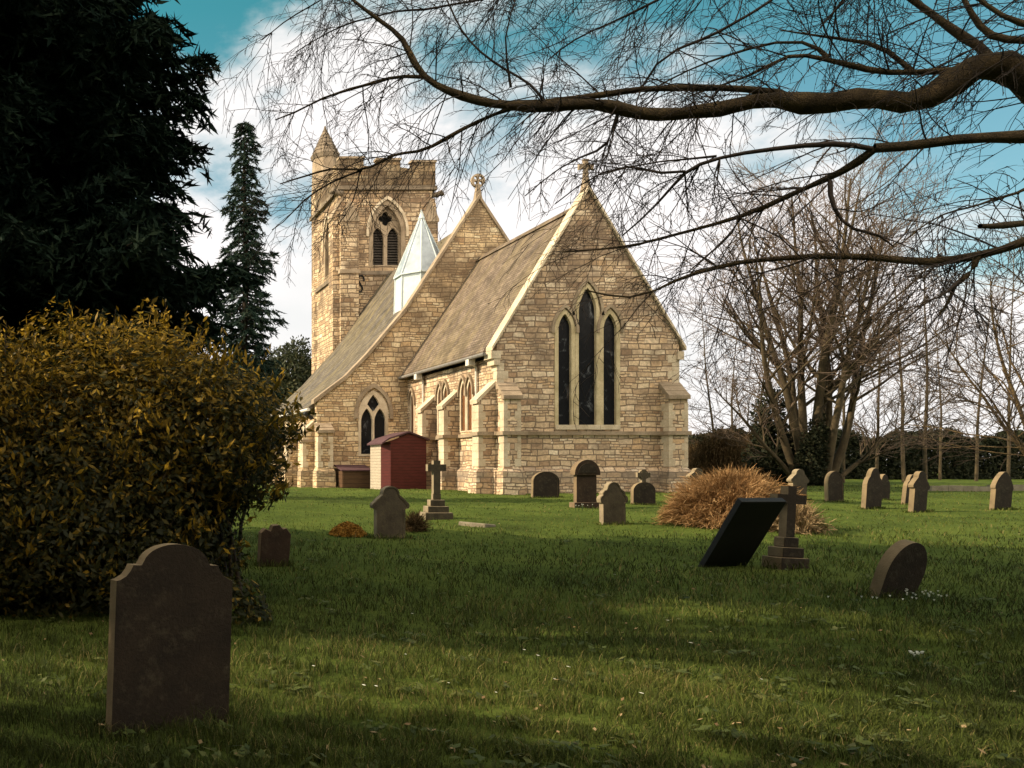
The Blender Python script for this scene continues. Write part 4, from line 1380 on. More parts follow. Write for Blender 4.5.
# ---- the old tree at the right whose limbs hang across the view
def overhanging_tree():
    rng = random.Random(5)
    root = empty("bare_tree", (9.9, 7.6, 0.0))
    tag(root, "big bare tree just outside at right, gnarled limbs hanging across the sky", "tree")
    crook = Vector((9.6, 7.5, 5.0))
    crook2 = Vector((9.7, 7.5, 3.4))
    tr, rr = resample([(9.9, 7.6, -0.3), (9.85, 7.6, 0.6), (9.75, 7.55, 2.2), crook2, crook, (9.9, 7.7, 6.6), (10.4, 8.0, 8.5), (10.6, 8.3, 10.5)], [0.62, 0.46, 0.40, 0.38, 0.34, 0.22, 0.15, 0.08], 0.3, 0.02, rng)
    limbs = []      # (points, radii, twig density)

    def limb(pix, ys, rpx, start=None, dens=1.0):
        n = len(pix)
        pts, rs = [], []
        if start is not None:
            pts.append(Vector(start))
        for i, (a, b) in enumerate(pix):
            Y = ys[0] + (ys[1] - ys[0]) * i / max(n - 1, 1)
            pts.append(up(a, b, Y))
            rs.append((rpx[0] + (rpx[1] - rpx[0]) * i / max(n - 1, 1)) * Y / FPX * 0.86)
        if start is not None:
            rs = [rs[0] * 1.25] + rs
        p, r_ = resample(pts, rs, 0.13, 0.014, rng)
        r_ = [q * (1 + 0.10 * math.sin(k * 1.3 + len(limbs)) * rng.uniform(0.4, 1.3)) for k, q in enumerate(r_)]
        limbs.append((p, r_, dens))
        return p
    # main gnarled limb
    limb([(1045, 96), (1024, 78), (1003, 60), (976, 63), (952, 84), (929, 99), (906, 106), (878, 98), (855, 94), (831, 105), (804, 104), (777, 97), (753, 102), (718, 109)],
         (7.2, 7.9), (17, 8.2), crook + Vector((-.1, 0, .3)), 0.8)
    limb([(718, 109), (679, 113), (640, 114), (593, 104), (547, 107), (509, 105), (479, 101), (448, 91), (425, 78), (410, 53), (395, 30), (376, 17), (353, 0), (330, -22)], (7.9, 9.0), (8.0, 1.1), None, 1.5)
    limb([(804, 103), (777, 90), (748, 88), (718, 87), (680, 88), (640, 89), (600, 95), (560, 101), (517, 103)], (7.8, 8.4), (4.5, 3.0), None, 1.2)
    limb([(425, 78), (402, 74), (376, 82), (350, 90), (322, 96), (298, 112), (275, 120)], (8.8, 9.3), (2.4, 0.7), None, 1.6)
    # upper limbs
    limb([(1000, 66), (990, 55), (980, 47), (966, 38), (952, 29), (935, 16), (913, 0), (880, -25), (840, -50), (800, -62)], (7.3, 8.0), (5.8, 2.2), None, 1.2)
    limb([(1040, 44), (1024, 40), (1006, 41), (988, 38), (979, 26), (972, 15), (964, 0), (950, -30)], (7.1, 7.4), (4.4, 2.2), crook + Vector((0, 0, .9)), 1.0)
    limb([(1040, 30), (1024, 25), (1000, 16), (985, 4), (965, -14)], (6.9, 7.1), (3.6, 1.8), crook + Vector((0, -.1, 1.1)), 1.0)
    limb([(985, 66), (964, 70), (938, 73), (913, 72), (867, 72), (846, 64), (827, 59), (806, 54), (788, 53), (770, 66), (745, 78), (722, 84), (690, 96)], (7.3, 8.2), (4.2, 1.0), None, 1.3)
    limb([(827, 59), (805, 42), (776, 38), (745, 50), (710, 62), (672, 80), (640, 96)], (7.9, 8.6), (2.2, 0.7), None, 1.5)
    limb([(913, 72), (890, 52), (870, 40), (842, 38), (810, 34), (780, 30)], (7.6, 8.2), (2.8, 0.8), None, 1.5)
    # second limb and its fork
    limb([(1050, 133), (1024, 135), (984, 137), (956, 140), (929, 143), (900, 146), (874, 148)], (6.6, 7.0), (7.5, 5.0), crook2 + Vector((-.1, -.1, .6)), 0.6)
    limb([(874, 148), (835, 143), (805, 145), (777, 148), (745, 152), (718, 157), (683, 171), (672, 186), (660, 200), (640, 221), (622, 236)], (7.0, 8.0), (3.4, 0.8), None, 1.0)
    limb([(874, 148), (859, 161), (840, 174), (827, 180), (808, 187), (788, 196), (765, 207), (745, 214), (712, 225), (679, 235), (640, 245), (600, 250), (562, 252)], (7.0, 8.3), (4.6, 0.8), None, 1.0)
    limb([(831, 180), (831, 194), (834, 210), (842, 221), (851, 231), (868, 231), (882, 234), (889, 242), (894, 247)], (7.1, 6.9), (2.4, 0.9), None, 1.2)
    limb([(738, 217), (733, 232), (724, 243), (705, 258), (687, 273)], (7.4, 7.6), (2.0, 0.7), None, 1.2)
    limb([(718, 157), (690, 160), (660, 160), (630, 166), (600, 175)], (7.5, 7.9), (1.4, 0.6), None, 1.4)
    # third limb
    limb([(1055, 230), (1024, 242), (1003, 249), (980, 256), (955, 261), (929, 264), (900, 260), (874, 257), (845, 257), (816, 257), (790, 257), (765, 259), (740, 262), (718, 266), (698, 272), (679, 278), (653, 296), (630, 299), (607, 297), (585, 290)],
         (6.4, 8.2), (5.6, 0.7), crook2 + Vector((-.1, -.15, -.4)), 0.9)
    limb([(978, 257), (976, 265), (970, 276), (960, 282), (953, 290), (949, 298), (944, 306), (939, 315)], (6.6, 6.7), (3.6, 0.9), None, 1.3)
    limb([(960, 282), (948, 290), (938, 298), (924, 302)], (6.6, 6.6), (2.0, 0.7), None, 1.3)
    limb([(816, 257), (790, 268), (762, 271), (735, 283), (705, 290)], (7.2, 7.5), (1.5, 0.6), None, 1.3)
    limb([(1050, 221), (1024, 224), (1004, 226), (990, 227), (980, 226)], (6.2, 6.1), (4.0, 2.8), crook2 + Vector((0, -.2, -.6)), 0.0)
    # the left spray
    limb([(512, 107), (495, 115), (478, 121), (463, 128), (447, 137), (432, 148), (418, 154), (406, 152), (396, 154), (383, 160), (372, 167), (361, 171), (346, 169), (332, 167), (320, 171), (306, 176), (294, 178), (280, 184)],
         (8.4, 9.3), (2.4, 0.8), None, 1.3)
    limb([(361, 171), (346, 175), (332, 181), (318, 190), (303, 201), (294, 212), (285, 222), (272, 230)], (9.0, 9.3), (1.3, 0.6), None, 1.2)
    limb([(361, 171), (358, 186), (354, 200), (345, 216), (335, 228)], (9.0, 9.0), (1.0, 0.5), None, 1.4)
    limb([(620, 110), (612, 128), (610, 146), (596, 152), (581, 157), (560, 166), (540, 182), (525, 196)], (8.1, 8.4), (2.0, 0.6), None, 1.4)
    limb([(683, 172), (660, 175), (630, 163), (600, 170), (575, 186), (555, 204)], (7.6, 8.2), (1.6, 0.6), None, 1.3)
    limb([(547, 107), (530, 84), (505, 70), (480, 52), (462, 30), (450, 8), (440, -15)], (8.2, 8.7), (1.6, 0.7), None, 1.5)
    limb([(509, 88), (506, 60), (500, 40), (510, 12), (520, -15)], (8.2, 8.0), (1.3, 0.7), None, 1.5)
    limb([(640, 89), (655, 62), (676, 48), (703, 40), (735, 22), (770, 2), (800, -25)], (8.3, 7.8), (1.4, 2.0), None, 1.3)
    # limbs above the frame whose twigs hang into it
    limb([(1090, -90), (1020, -110), (940, -95), (850, -70), (760, -52), (680, -40), (600, -34), (520, -30), (450, -38)], (7.5, 8.8), (8.0, 1.2), crook + Vector((0.05, 0.05, 1.6)), 1.7)
    limb([(760, -52), (700, -20), (650, 4), (610, 24), (575, 38), (548, 60)], (8.2, 8.6), (2.0, 0.7), None, 1.5)
    limb([(600, -34), (560, -14), (500, -4), (440, 8), (380, 14), (330, 32), (296, 52)], (8.5, 9.2), (1.8, 0.6), None, 1.6)
    limb([(450, -38), (400, -28), (350, -14), (310, 6), (285, 22), (262, 40)], (8.8, 9.3), (1.2, 0.5), None, 1.6)
    limb([(940, -95), (900, -50), (860, -18), (838, 6), (820, 28)], (7.6, 7.7), (2.4, 0.8), None, 1.5)
    limb([(1060, 180), (1030, 188), (1005, 196), (980, 204), (955, 210), (930, 222), (905, 240)], (7.6, 7.4), (2.0, 0.6), crook2 + Vector((0.05, 0.1, 0.1)), 1.5)
    # -- thick wood: one mesh per limb system
    v, f = tubes_np([(tr, rr)], 12)
    link("trunk", np_mesh("trunk", v, f, "bark", smooth=True), root, True)
    for p, r_, dn in limbs:
        big = r_[0] > 0.02
        v, f = tubes_np([(p, r_)], 12 if big else 6)
        if big:      # knobbly bark
            rv = np.repeat(np.array(r_), 12)
            ctr = np.repeat(np.array([tuple(q) for q in p]), 12, axis=0)
            s = 1 + 0.09 * np.sin(v[:, 0] * 23 + v[:, 2] * 17) * np.sin(v[:, 1] * 19 + v[:, 2] * 29) + 0.05 * R.normal(size=len(v))
            v = ctr + (v - ctr) * s[:, None]
        link("limb", np_mesh("limb", v, f, "bark" if big else "bark_twig", smooth=True), root, True)
    # -- twigs: side shoots, their shoots, fine drooping ends with buds
    Ptw = [
        {"seg": 6, "wig": 0.17, "grav": -0.22, "kids": 4.6, "t0": 0.15, "ang": 42, "ratio": 0.52, "rr": 0.62, "tip": 0.4},
        {"seg": 5, "wig": 0.20, "grav": -0.45, "kids": 3.6, "t0": 0.15, "ang": 40, "ratio": 0.60, "rr": 0.7, "tip": 0.5, "rmin": 0.0032},
        {"seg": 4, "wig": 0.22, "grav": -0.55, "kids": 0, "ang": 40, "ratio": 0.5, "rr": 0.7, "tip": 0.6, "rmin": 0.0026},
    ]
    out = []
    for p, r_, dn in limbs:
        if dn <= 0:
            continue
        Ltot = sum((p[i + 1] - p[i]).length for i in range(len(p) - 1))
        for k in range(int(Ltot * 7.0 * dn)):
            i = rng.randrange(len(p) - 1)
            d = (p[i + 1] - p[i]).normalized()
            ax = d.cross(Vector((rng.uniform(-1, 1), rng.uniform(-1, 1), rng.uniform(-1, 1)))).normalized()
            nd = Matrix.Rotation(rad(rng.uniform(30, 75)), 3, ax) @ d
            if rng.random() < 0.45:
                nd.z -= 0.5
            grow(out, p[i].copy(), nd, rng.uniform(0.35, 1.15) * (0.8 if r_[i] > 0.05 else 1.0), min(max(0.0038, r_[i] * 0.45), 0.0072), 0, Ptw, rng)
    coarse = [(p, r_) for l, p, r_ in out if l == 0]
    fine = [(p, r_) for l, p, r_ in out if l > 0]
    v1, f1 = tubes_np(coarse, 4)
    v2, f2 = tubes_np(fine, 3)
    nb = [rng.choice(fine) for _ in range(5200)]
    bud = []
    for p, r_ in nb:
        i = rng.randrange(1, len(p))
        q = p[i]
        d = (p[i] - p[i - 1]).normalized() * rng.uniform(0.010, 0.02)
        w = rng.uniform(0.0035, 0.006)
        bud.append(([q, q + d * 0.4, q + d], [0.002, w, 0.001]))
    v3, f3 = tubes_np(bud, 4)
    link("coarse_twigs", np_mesh("coarse_twigs", v1, f1, "bark_twig"), root, True)
    link("fine_twigs", np_mesh("fine_twigs", v2, f2, "bark_twig"), root, True)
    link("buds", np_mesh("buds", v3, f3, "bark_twig"), root, True)
    return len(out)


overhanging_tree()


# ---- far bare trees
def far_tree(name, label, base, stems, H, P, seed, group, mats=("bark_bg", "bark_bg_twig"), ivy=0):
    rng = random.Random(seed)
    out = []
    b = Vector(base)
    for (dx, dy, lean, az, hf, r_) in stems:
        d = Vector((math.sin(rad(lean)) * math.cos(rad(az)), math.sin(rad(lean)) * math.sin(rad(az)), math.cos(rad(lean))))
        grow(out, Vector((dx, dy, -0.2)), d, H * hf, r_, 0, P, rng)
    o = empty(name, b)
    tag(o, label, "tree", group)
    big = [(p, r_) for l, p, r_ in out if l == 0]
    mid = [(p, r_) for l, p, r_ in out if l == 1]
    fine = [(p, r_) for l, p, r_ in out if l >= 2]
    v, f = tubes_np(big, 8)
    link("trunk", np_mesh("trunk", v, f, mats[0], smooth=True), o)
    if mid:
        v, f = tubes_np(mid, 5)
        link("limbs", np_mesh("limbs", v, f, mats[0]), o)
    if fine:
        v, f = tubes_np(fine, 3)
        link("crown", np_mesh("crown", v, f, mats[1]), o)
    return o


PB = [
    {"seg": 12, "wig": 0.075, "grav": 0.30, "kids": 15, "t0": 0.27, "ang": 46, "ratio": 0.40, "rr": 0.50, "tip": 0.14},
    {"seg": 8, "wig": 0.15, "grav": 0.30, "kids": 9, "t0": 0.15, "ang": 40, "ratio": 0.45, "rr": 0.50, "tip": 0.25, "rmin": 0.02},
    {"seg": 5, "wig": 0.2, "grav": 0.20, "kids": 5, "t0": 0.15, "ang": 38, "ratio": 0.55, "rr": 0.6, "tip": 0.5, "rmin": 0.014},
    {"seg": 4, "wig": 0.2, "grav": 0.1, "kids": 0, "ang": 38, "ratio": 0.5, "rr": 0.6, "tip": 0.6, "rmin": 0.010},
]
X, Y, Z = at(815, 486)
Y = 44.0
X = (815 - PX0) * Y / FPX
Z = float(gz(X, Y))
far_tree("bare_tree", "many stemmed bare tree spreading wide beyond the gravestones right of the church", (X, Y, Z),
         [(-0.5, 0.1, 21, 178, 0.80, 0.20), (-0.35, 0.0, 11, 185, 0.95, 0.22), (-0.15, 0.3, 6, 160, 1.0, 0.22), (0.0, -0.2, 4, 200, 1.0, 0.26), (0.2, 0.1, 5, 20, 1.0, 0.25),
          (0.4, 0.2, 8, 5, 0.98, 0.22), (0.55, -0.1, 16, -8, 0.9, 0.20), (-0.1, 0.4, 16, 90, 0.9, 0.22), (0.1, -0.4, 17, 250, 0.85, 0.2), (0.6, 0, 52, 2, 0.42, 0.14), (-0.6, 0, 45, 175, 0.45, 0.15)],
         15.6, PB, 21, "bare trees beyond the gravestones")

PS = [
    {"seg": 14, "wig": 0.035, "grav": 0.1, "kids": 26, "t0": 0.18, "ang": 58, "ratio": 0.20, "rr": 0.36, "tip": 0.12},
    {"seg": 5, "wig": 0.15, "grav": 0.25, "kids": 7, "t0": 0.15, "ang": 40, "ratio": 0.5, "rr": 0.55, "tip": 0.3, "rmin": 0.018},
    {"seg": 4, "wig": 0.2, "grav": 0.15, "kids": 2, "t0": 0.2, "ang": 38, "ratio": 0.6, "rr": 0.6, "tip": 0.5, "rmin": 0.013},
    {"seg": 3, "wig": 0.2, "grav": 0.1, "kids": 0, "ang": 38, "ratio": 0.5, "rr": 0.6, "tip": 0.6, "rmin": 0.010},
]
SAP = [(718, 56, 12.5, "slender bare tree nearest the chancel corner, standing against the far hedge"),
       (733, 60, 11.0, "thin pale bare tree left of the ivy mound, behind another slender one"),
       (757, 64, 13.0, "slim bare tree rising straight up behind the ivy clad stump"),
       (843, 52, 15.0, "straight bare tree close behind right side of the many stemmed tree"),
       (876, 58, 14.5, "slender bare tree in the open gap right of the many stemmed tree"),
       (904, 54, 16.0, "taller dark bare tree above the tilted pair of headstones"),
       (940, 62, 12.0, "thin bare tree with sparse twigs, second from the right edge tree"),
       (792, 61, 14.0, "thin bare tree seen between the left stems of the many stemmed tree"),
       (925, 49, 13.5, "slim dark bare tree directly behind the tilted shouldered headstone"),
       (1008, 52, 14.5, "slender bare tree above the dark gothic headstone furthest right"),
       (976, 57, 13.0, "upright bare tree above the low stone edging near right edge")]
for i, (px, Y, H, lab) in enumerate(SAP):
    X = (px - PX0) * Y / FPX
    far_tree("slender_tree", lab, (X, Y, float(gz(X, Y))), [(0, 0, random.uniform(0, 3), random.uniform(0, 360), 1.0, 0.09 + 0.008 * (i % 3))], H, PS, 40 + i, "slender bare trees along the far hedge")
# tree at the right edge, reaching in
PR = [dict(PB[0], kids=13, t0=0.2, ratio=0.5, grav=0.05, ang=50), dict(PB[1], kids=8, grav=-0.1), dict(PB[2], kids=4), PB[3]]
X = (1062 - PX0) * 33 / FPX
far_tree("bare_tree", "bare tree at right edge, low branches reaching left over the hedge", (X, 33, float(gz(X, 33))),
         [(0, 0, 6, 120, 1.0, 0.15), (-0.2, 0.1, 24, 170, 0.85, 0.10), (-0.3, -0.1, 42, 190, 0.62, 0.07), (0.2, -0.2, 22, 300, 0.7, 0.08), (-0.2, 0.0, 33, 178, 0.75, 0.08)], 10.5, PR, 77, "bare trees beyond the gravestones",
         ("bark", "bark_twig"))


# ---- leaf clouds
def quads(C, U, V_, L, W):
    """diamond leaves: centre C, long axis U, wide axis V_ (n,3), lengths, widths"""
    a = C - U * (L / 2)[:, None]
    b = C + V_ * (W / 2)[:, None]
    c = C + U * (L / 2)[:, None]
    d = C - V_ * (W / 2)[:, None]
    v = np.stack([a, b, c, d], 1).reshape(-1, 3)
    f = np.arange(len(C) * 4).reshape(-1, 4)
    return v, f


def unit(a):
    return a / (np.linalg.norm(a, axis=-1, keepdims=True) + 1e-9)


def lobes_cloud(lobes, n, shell=0.28, zmin=0.05, lump=0.16, rng=R):
    """points near the surface of several ellipsoids, lumpy; returns points and outward normals"""
    w = np.array([l[3] * l[4] + l[4] * l[5] + l[3] * l[5] for l in lobes])
    idx = rng.choice(len(lobes), size=n, p=w / w.sum())
    L = np.array(lobes)[idx]
    d = unit(rng.normal(size=(n, 3)))
    ph = 0
    bump = (np.sin(d[:, 0] * 5.1 + L[:, 0] * 3) * np.sin(d[:, 1] * 4.3 + L[:, 1]) + np.sin(d[:, 2] * 6.7 + L[:, 2] * 2 + d[:, 0] * 3)) * 0.5
    bump2 = np.sin(d[:, 0] * 13 + 1.1) * np.sin(d[:, 1] * 15 + 2) * np.sin(d[:, 2] * 12)
    r = (1 + lump * bump + lump * 0.6 * bump2) * (1 - shell * rng.random(n) ** 1.6)
    p = L[:, :3] + d * L[:, 3:6] * r[:, None]
    nrm = unit(d / L[:, 3:6])
    keep = p[:, 2] > gz(p[:, 0], p[:, 1]) + zmin
    return p[keep], nrm[keep]


def leaf_mesh(name, p, nrm, size, asp, mat, tone, upb=0.3, spread=0.9, rng=R, facing=None):
    n = len(p)
    if facing is not None:
        # leaves that turn their upper side outwards and to the light
        nn = unit(nrm + np.array([0, 0, 0.45]) + rng.normal(size=(n, 3)) * facing)
        U = unit(np.cross(nn, rng.normal(size=(n, 3))))
        V_ = np.cross(nn, U)
        L = size * rng.uniform(0.65, 1.35, n)
        v, f = quads(p, U, V_, L, L * asp)
        return np_mesh(name, v, f, mat, np.repeat(tone, 4))
    U = unit(nrm * 0.55 + rng.normal(size=(n, 3)) * spread * 0.7 + np.array([0, 0, upb]))
    V_ = unit(np.cross(U, unit(rng.normal(size=(n, 3)) * 0.7 + nrm)))
    L = size * rng.uniform(0.65, 1.35, n)
    v, f = quads(p, U, V_, L, L * asp)
    return np_mesh(name, v, f, mat, np.repeat(tone, 4))


# ---- the golden shrub at the left
def golden_shrub():
    root = empty("golden_shrub", (-0.3, 10.3, 0.03))
    tag(root, "huge rounded golden leaved shrub filling the left foreground", "shrub")
    lobes = [(0.05, 10.4, 1.35, 1.65, 1.5, 2.0), (1.38, 10.1, 1.95, 1.0, 1.2, 1.0), (-1.8, 10.4, 1.45, 1.8, 1.6, 2.1), (-3.6, 10.5, 1.7, 1.7, 2.0, 2.6), (-5.0, 10.3, 1.9, 1.6, 2.4, 3.0), (0.85, 10.3, 1.35, 1.05, 1.35, 1.98),
             (0.0, 9.6, 0.8, 1.5, 1.1, 1.3), (1.35, 8.7, 0.1, 0.5, 0.4, 0.38), (-2.0, 9.5, 0.8, 1.6, 1.2, 1.3)]
    p, nrm = lobes_cloud(lobes, 230000, 0.45, 0.04, 0.17)
    # yellow young growth high up; sunlit top and shaded base also painted into tone
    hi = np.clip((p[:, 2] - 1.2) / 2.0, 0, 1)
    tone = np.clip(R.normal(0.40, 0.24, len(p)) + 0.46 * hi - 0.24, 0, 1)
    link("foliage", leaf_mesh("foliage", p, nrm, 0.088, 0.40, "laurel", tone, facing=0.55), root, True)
    # shoots that break the outline
    rng = random.Random(3)
    lines = []
    lp, ln, lt = [], [], []
    ps, ns = lobes_cloud(lobes, 2600, 0.05, 0.5, 0.09)
    for q, nn in zip(ps[:1700], ns[:1700]):
        d = unit(nn * 0.7 + np.array([rng.uniform(-.4, .4), rng.uniform(-.4, .4), 0.7]))
        Ls = rng.uniform(0.12, 0.34)
        a = Vector(q - d * 0.15)
        lines.append(([a, a + Vector(d) * (Ls + 0.15) * 0.5, a + Vector(d) * (Ls + 0.15)], [0.004, 0.003, 0.0015]))
        for k in range(7):
            t = (k + 1) / 7
            lp.append(q + d * Ls * t + np.array([rng.uniform(-.03, .03) for _ in range(3)]))
            ln.append(unit(d + np.array([rng.uniform(-.9, .9) for _ in range(3)])))
            lt.append(min(1, max(0, rng.gauss(0.62, 0.2))))
    link("shoot_leaves", leaf_mesh("shoot_leaves", np.array(lp), np.array(ln), 0.105, 0.34, "laurel", np.array(lt), 0.2, 0.4), root, True)
    # stems from the ground
    for k in range(60):
        bx_, by_ = rng.uniform(-3.6, 1.9), rng.uniform(9.6, 10.9)
        z0 = float(gz(bx_, by_))
        lines.append(([Vector((bx_, by_, z0 - 0.05)), Vector((bx_ + rng.uniform(-.2, .2), by_ + rng.uniform(-.2, .2), 0.9)), Vector((bx_ + rng.uniform(-.5, .5), by_ + rng.uniform(-.4, .4), 2.0))], [0.03, 0.022, 0.012]))
    v, f = tubes_np(lines, 4)
    link("stems", np_mesh("stems", v, f, "bark_twig"), root, True)


golden_shrub()


# ---- conifers
def conifer(name, label, base, H, Lfun, nb, h0, twigs, card, mat, seed, group, droop=0.35, trunk_r=0.4, ncard=9, lowp=1.02):
    rng = np.random.default_rng(seed)
    root = empty(name, base)
    tag(root, label, "conifer", group)
    hs = np.linspace(h0, H * 0.985, 9)
    tr = [(Vector((0.03 * math.sin(h), 0.03 * math.cos(h * 1.3), h)), trunk_r * (1 - h / H) ** 0.8 + 0.015) for h in np.linspace(-0.3, H * 0.99, 24)]
    v, f = tubes_np([([t[0] for t in tr], [t[1] for t in tr])], 9)
    link("trunk", np_mesh("trunk", v, f, "bark_dark", smooth=True), root)
    branches = []
    P_, U_, LL = [], [], []
    gap = rng.random(nb)
    for k in range(nb):
        h = h0 + (H - h0) * ((k + rng.random()) / nb) ** lowp
        h = min(h, H * 0.985)
        L = Lfun(h) * rng.uniform(0.72, 1.08)
        az = k * 2.39996 + rng.uniform(-0.3, 0.3)
        out = np.array([math.cos(az), math.sin(az), 0.0])
        side = np.array([-math.sin(az), math.cos(az), 0.0])
        ts = np.linspace(0, 1, 7)
        # rises a little, droops, tips turn up
        zz = h + L * (0.16 * ts - droop * ts ** 1.5 + 0.16 * ts ** 4)
        c = out[None] * (L * ts)[:, None] + side[None] * (0.06 * L * np.sin(ts * 3 + k))[:, None]
        c[:, 2] = zz
        branches.append(([Vector(q) for q in c], list(np.linspace(0.028 + 0.008 * L, 0.006, 7))))
        nt = max(5, int(twigs * L))
        t = rng.uniform(0.12, 1.0, nt) ** 0.8
        base_p = np.stack([np.interp(t, ts, c[:, i]) for i in range(3)], -1)
        sgn = rng.choice([-1.0, 1.0], nt)
        tl = (0.22 + 0.20 * L * (1 - 0.6 * t)) * rng.uniform(0.6, 1.2, nt)
        d = unit(side[None] * sgn[:, None] * rng.uniform(0.4, 1.0, nt)[:, None] + out[None] * rng.uniform(0.35, 0.9, nt)[:, None] + np.array([0, 0, -1.0])[None] * rng.uniform(0.05, 0.65, nt)[:, None])
        for j in range(ncard):
            s = (j + rng.random(nt)) / ncard
            pp = base_p + d * (tl * s)[:, None]
            pp[:, 2] -= 0.22 * tl * s * s
            uu = unit(d + rng.normal(size=(nt, 3)) * 0.55 + np.array([0, 0, -0.12]))
            P_.append(pp)
            U_.append(uu)
            LL.append(card * rng.uniform(0.6, 1.3, nt))
    # leader
    v, f = tubes_np(branches, 4)
    link("branches", np_mesh("branches", v, f, "bark_dark"), root)
    P_, U_, LL = np.concatenate(P_), np.concatenate(U_), np.concatenate(LL)
    V_ = unit(np.cross(U_, rng.normal(size=P_.shape)))
    v, f = quads(P_, U_, V_, LL, LL * 0.17)
    tone = np.clip(rng.normal(0.5, 0.22, len(P_)), 0, 1)
    link("crown", np_mesh("crown", v, f, mat, np.repeat(tone, 4)), root)
    return root, len(P_)


GC = "conifers along the churchyard edge"
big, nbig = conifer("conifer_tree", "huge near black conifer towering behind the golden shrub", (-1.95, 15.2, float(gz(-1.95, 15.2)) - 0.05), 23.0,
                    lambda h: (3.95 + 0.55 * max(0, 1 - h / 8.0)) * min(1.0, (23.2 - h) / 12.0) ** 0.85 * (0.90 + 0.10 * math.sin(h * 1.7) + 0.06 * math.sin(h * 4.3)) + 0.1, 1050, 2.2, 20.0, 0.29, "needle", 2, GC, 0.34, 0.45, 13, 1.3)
Ysp = 28.5
Xsp = (245 - PX0) * Ysp / FPX
zsp = float(gz(Xsp, Ysp))
Hsp = EYE + (PY0 - 117) * Ysp / FPX - zsp
conifer("conifer_tree", "slim pointed spruce standing between the black conifer and church tower", (Xsp, Ysp, zsp - 0.05), Hsp,
        lambda h: 1.55 * (1 - h / (Hsp * 1.01)) ** 0.62 * (0.88 + 0.2 * math.sin(h * 3.3)) + 0.05, 300, 0.7, 16.0, 0.25, "needle_far", 5, GC, 0.40, 0.16, 10)


def copy_tree(root, loc, rz, sc, label, group):
    r = root.copy()
    COL.objects.link(r)
    r.location = loc
    r.rotation_euler = (0, 0, rz)
    r.scale = (sc, sc, sc)
    r["label"] = label
    r["group"] = group
    for ch in list(root.children):
        c = ch.copy()
        COL.objects.link(c)
        c.parent = r
    return r


# unseen copies added left of and behind the camera to shade the near grass
copy_tree(big, (-8.4, 4.15, -0.05), 1.3, 0.80, "unseen dark conifer added left of the camera to shade the near grass", GC)
copy_tree(big, (-10.5, -3.0, -0.05), 2.9, 0.85, "unseen dark conifer added behind the camera to shade the near grass", GC)


# ---- broadleaf tree behind the aisle, ivy mound, hedge, brambles
def leaf_tree(name, label, cat, lobes, n, size, mat, trunk, group=None, shell=0.5, lump=0.2, asp=0.5):
    root = empty(name, trunk[0])
    tag(root, label, cat, group)
    p, nrm = lobes_cloud(lobes, n, shell, 0.05, lump)
    tone = np.clip(R.normal(0.5, 0.25, len(p)), 0, 1)
    link("crown", leaf_mesh("crown", p, nrm, size, asp, mat, tone), root, True)
    a, top, r0 = Vector(trunk[0]), Vector(trunk[1]), trunk[2]
    lines = [([a + Vector((0, 0, -0.2)), a.lerp(top, 0.5), top], [r0, r0 * 0.8, r0 * 0.4])]
    rng = random.Random(9)
    for k in range(14):
        l = lobes[k % len(lobes)]
        s = a.lerp(top, rng.uniform(0.35, 0.95))
        e = Vector((l[0] + rng.uniform(-.6, .6) * l[3], l[1] + rng.uniform(-.6, .6) * l[4], l[2] + rng.uniform(-.3, .7) * l[5]))
        lines.append(([s, s.lerp(e, 0.5) + Vector((0, 0, 0.2)), e], [r0 * 0.35, r0 * 0.25, r0 * 0.1]))
    v, f = tubes_np(lines, 6)
    link("trunk", np_mesh("trunk", v, f, "bark_dark"), root, True)
    return root


Yb = 78.0
xb = lambda px, Y: (px - PX0) * Y / FPX
leaf_tree("evergreen_tree", "dark bushy evergreen tree behind the aisle, left of the church tower", "tree",
          [(xb(292, Yb), Yb, 9.5, 2.2, 2.2, 3.6), (xb(268, Yb), Yb + 1, 8.0, 2.4, 2.2, 3.6), (xb(250, Yb), Yb + 1, 7.5, 2.6, 2.2, 4.2), (xb(300, Yb), Yb - 1, 6.5, 2.6, 2.2, 3.6)], 26000, 0.36, "broadleaf",
          ((xb(285, Yb), Yb, 0.5), (xb(285, Yb), Yb, 9.0), 0.35))
leaf_tree("shade_pine", "unseen tall pine with high open crown added left of the camera for shade", "tree",  # pine added out of view to dim the foreground grass
          [(-9.5, 10.6, 13.6, 2.6, 2.3, 2.6), (-9.0, 11.6, 16.6, 2.0, 2.0, 2.2), (-10.5, 8.8, 15.0, 2.2, 2.0, 2.0)], 9500, 0.34, "needle",
          ((-9.6, 10.4, 0.0), (-9.5, 10.4, 15.5), 0.28), GC, 0.7, 0.3, 0.4)
Yi = 46.0
leaf_tree("ivy_bush", "dark ivy covered mound at the foot of the many stemmed tree", "bush",
          [(xb(774, Yi), Yi, 2.0, 1.35, 1.2, 2.2), (xb(768, Yi), Yi, 3.9, 0.8, 0.8, 2.0), (xb(790, Yi), Yi, 1.6, 1.2, 1.1, 1.6)], 9000, 0.20, "hedge",
          ((xb(775, Yi), Yi, 0.4), (xb(770, Yi), Yi, 4.4), 0.2))
leaf_tree("ivy_bush", "dark ivy wrapped round lower trunks of the many stemmed tree", "bush",
          [(xb(815, 43.2), 43.4, 1.7, 0.75, 0.5, 1.7), (xb(822, 43.2), 43.4, 3.0, 0.45, 0.4, 1.3)], 4200, 0.17, "hedge",
          ((xb(815, 43.2), 43.6, 0.4), (xb(816, 43.2), 43.6, 2.5), 0.15))


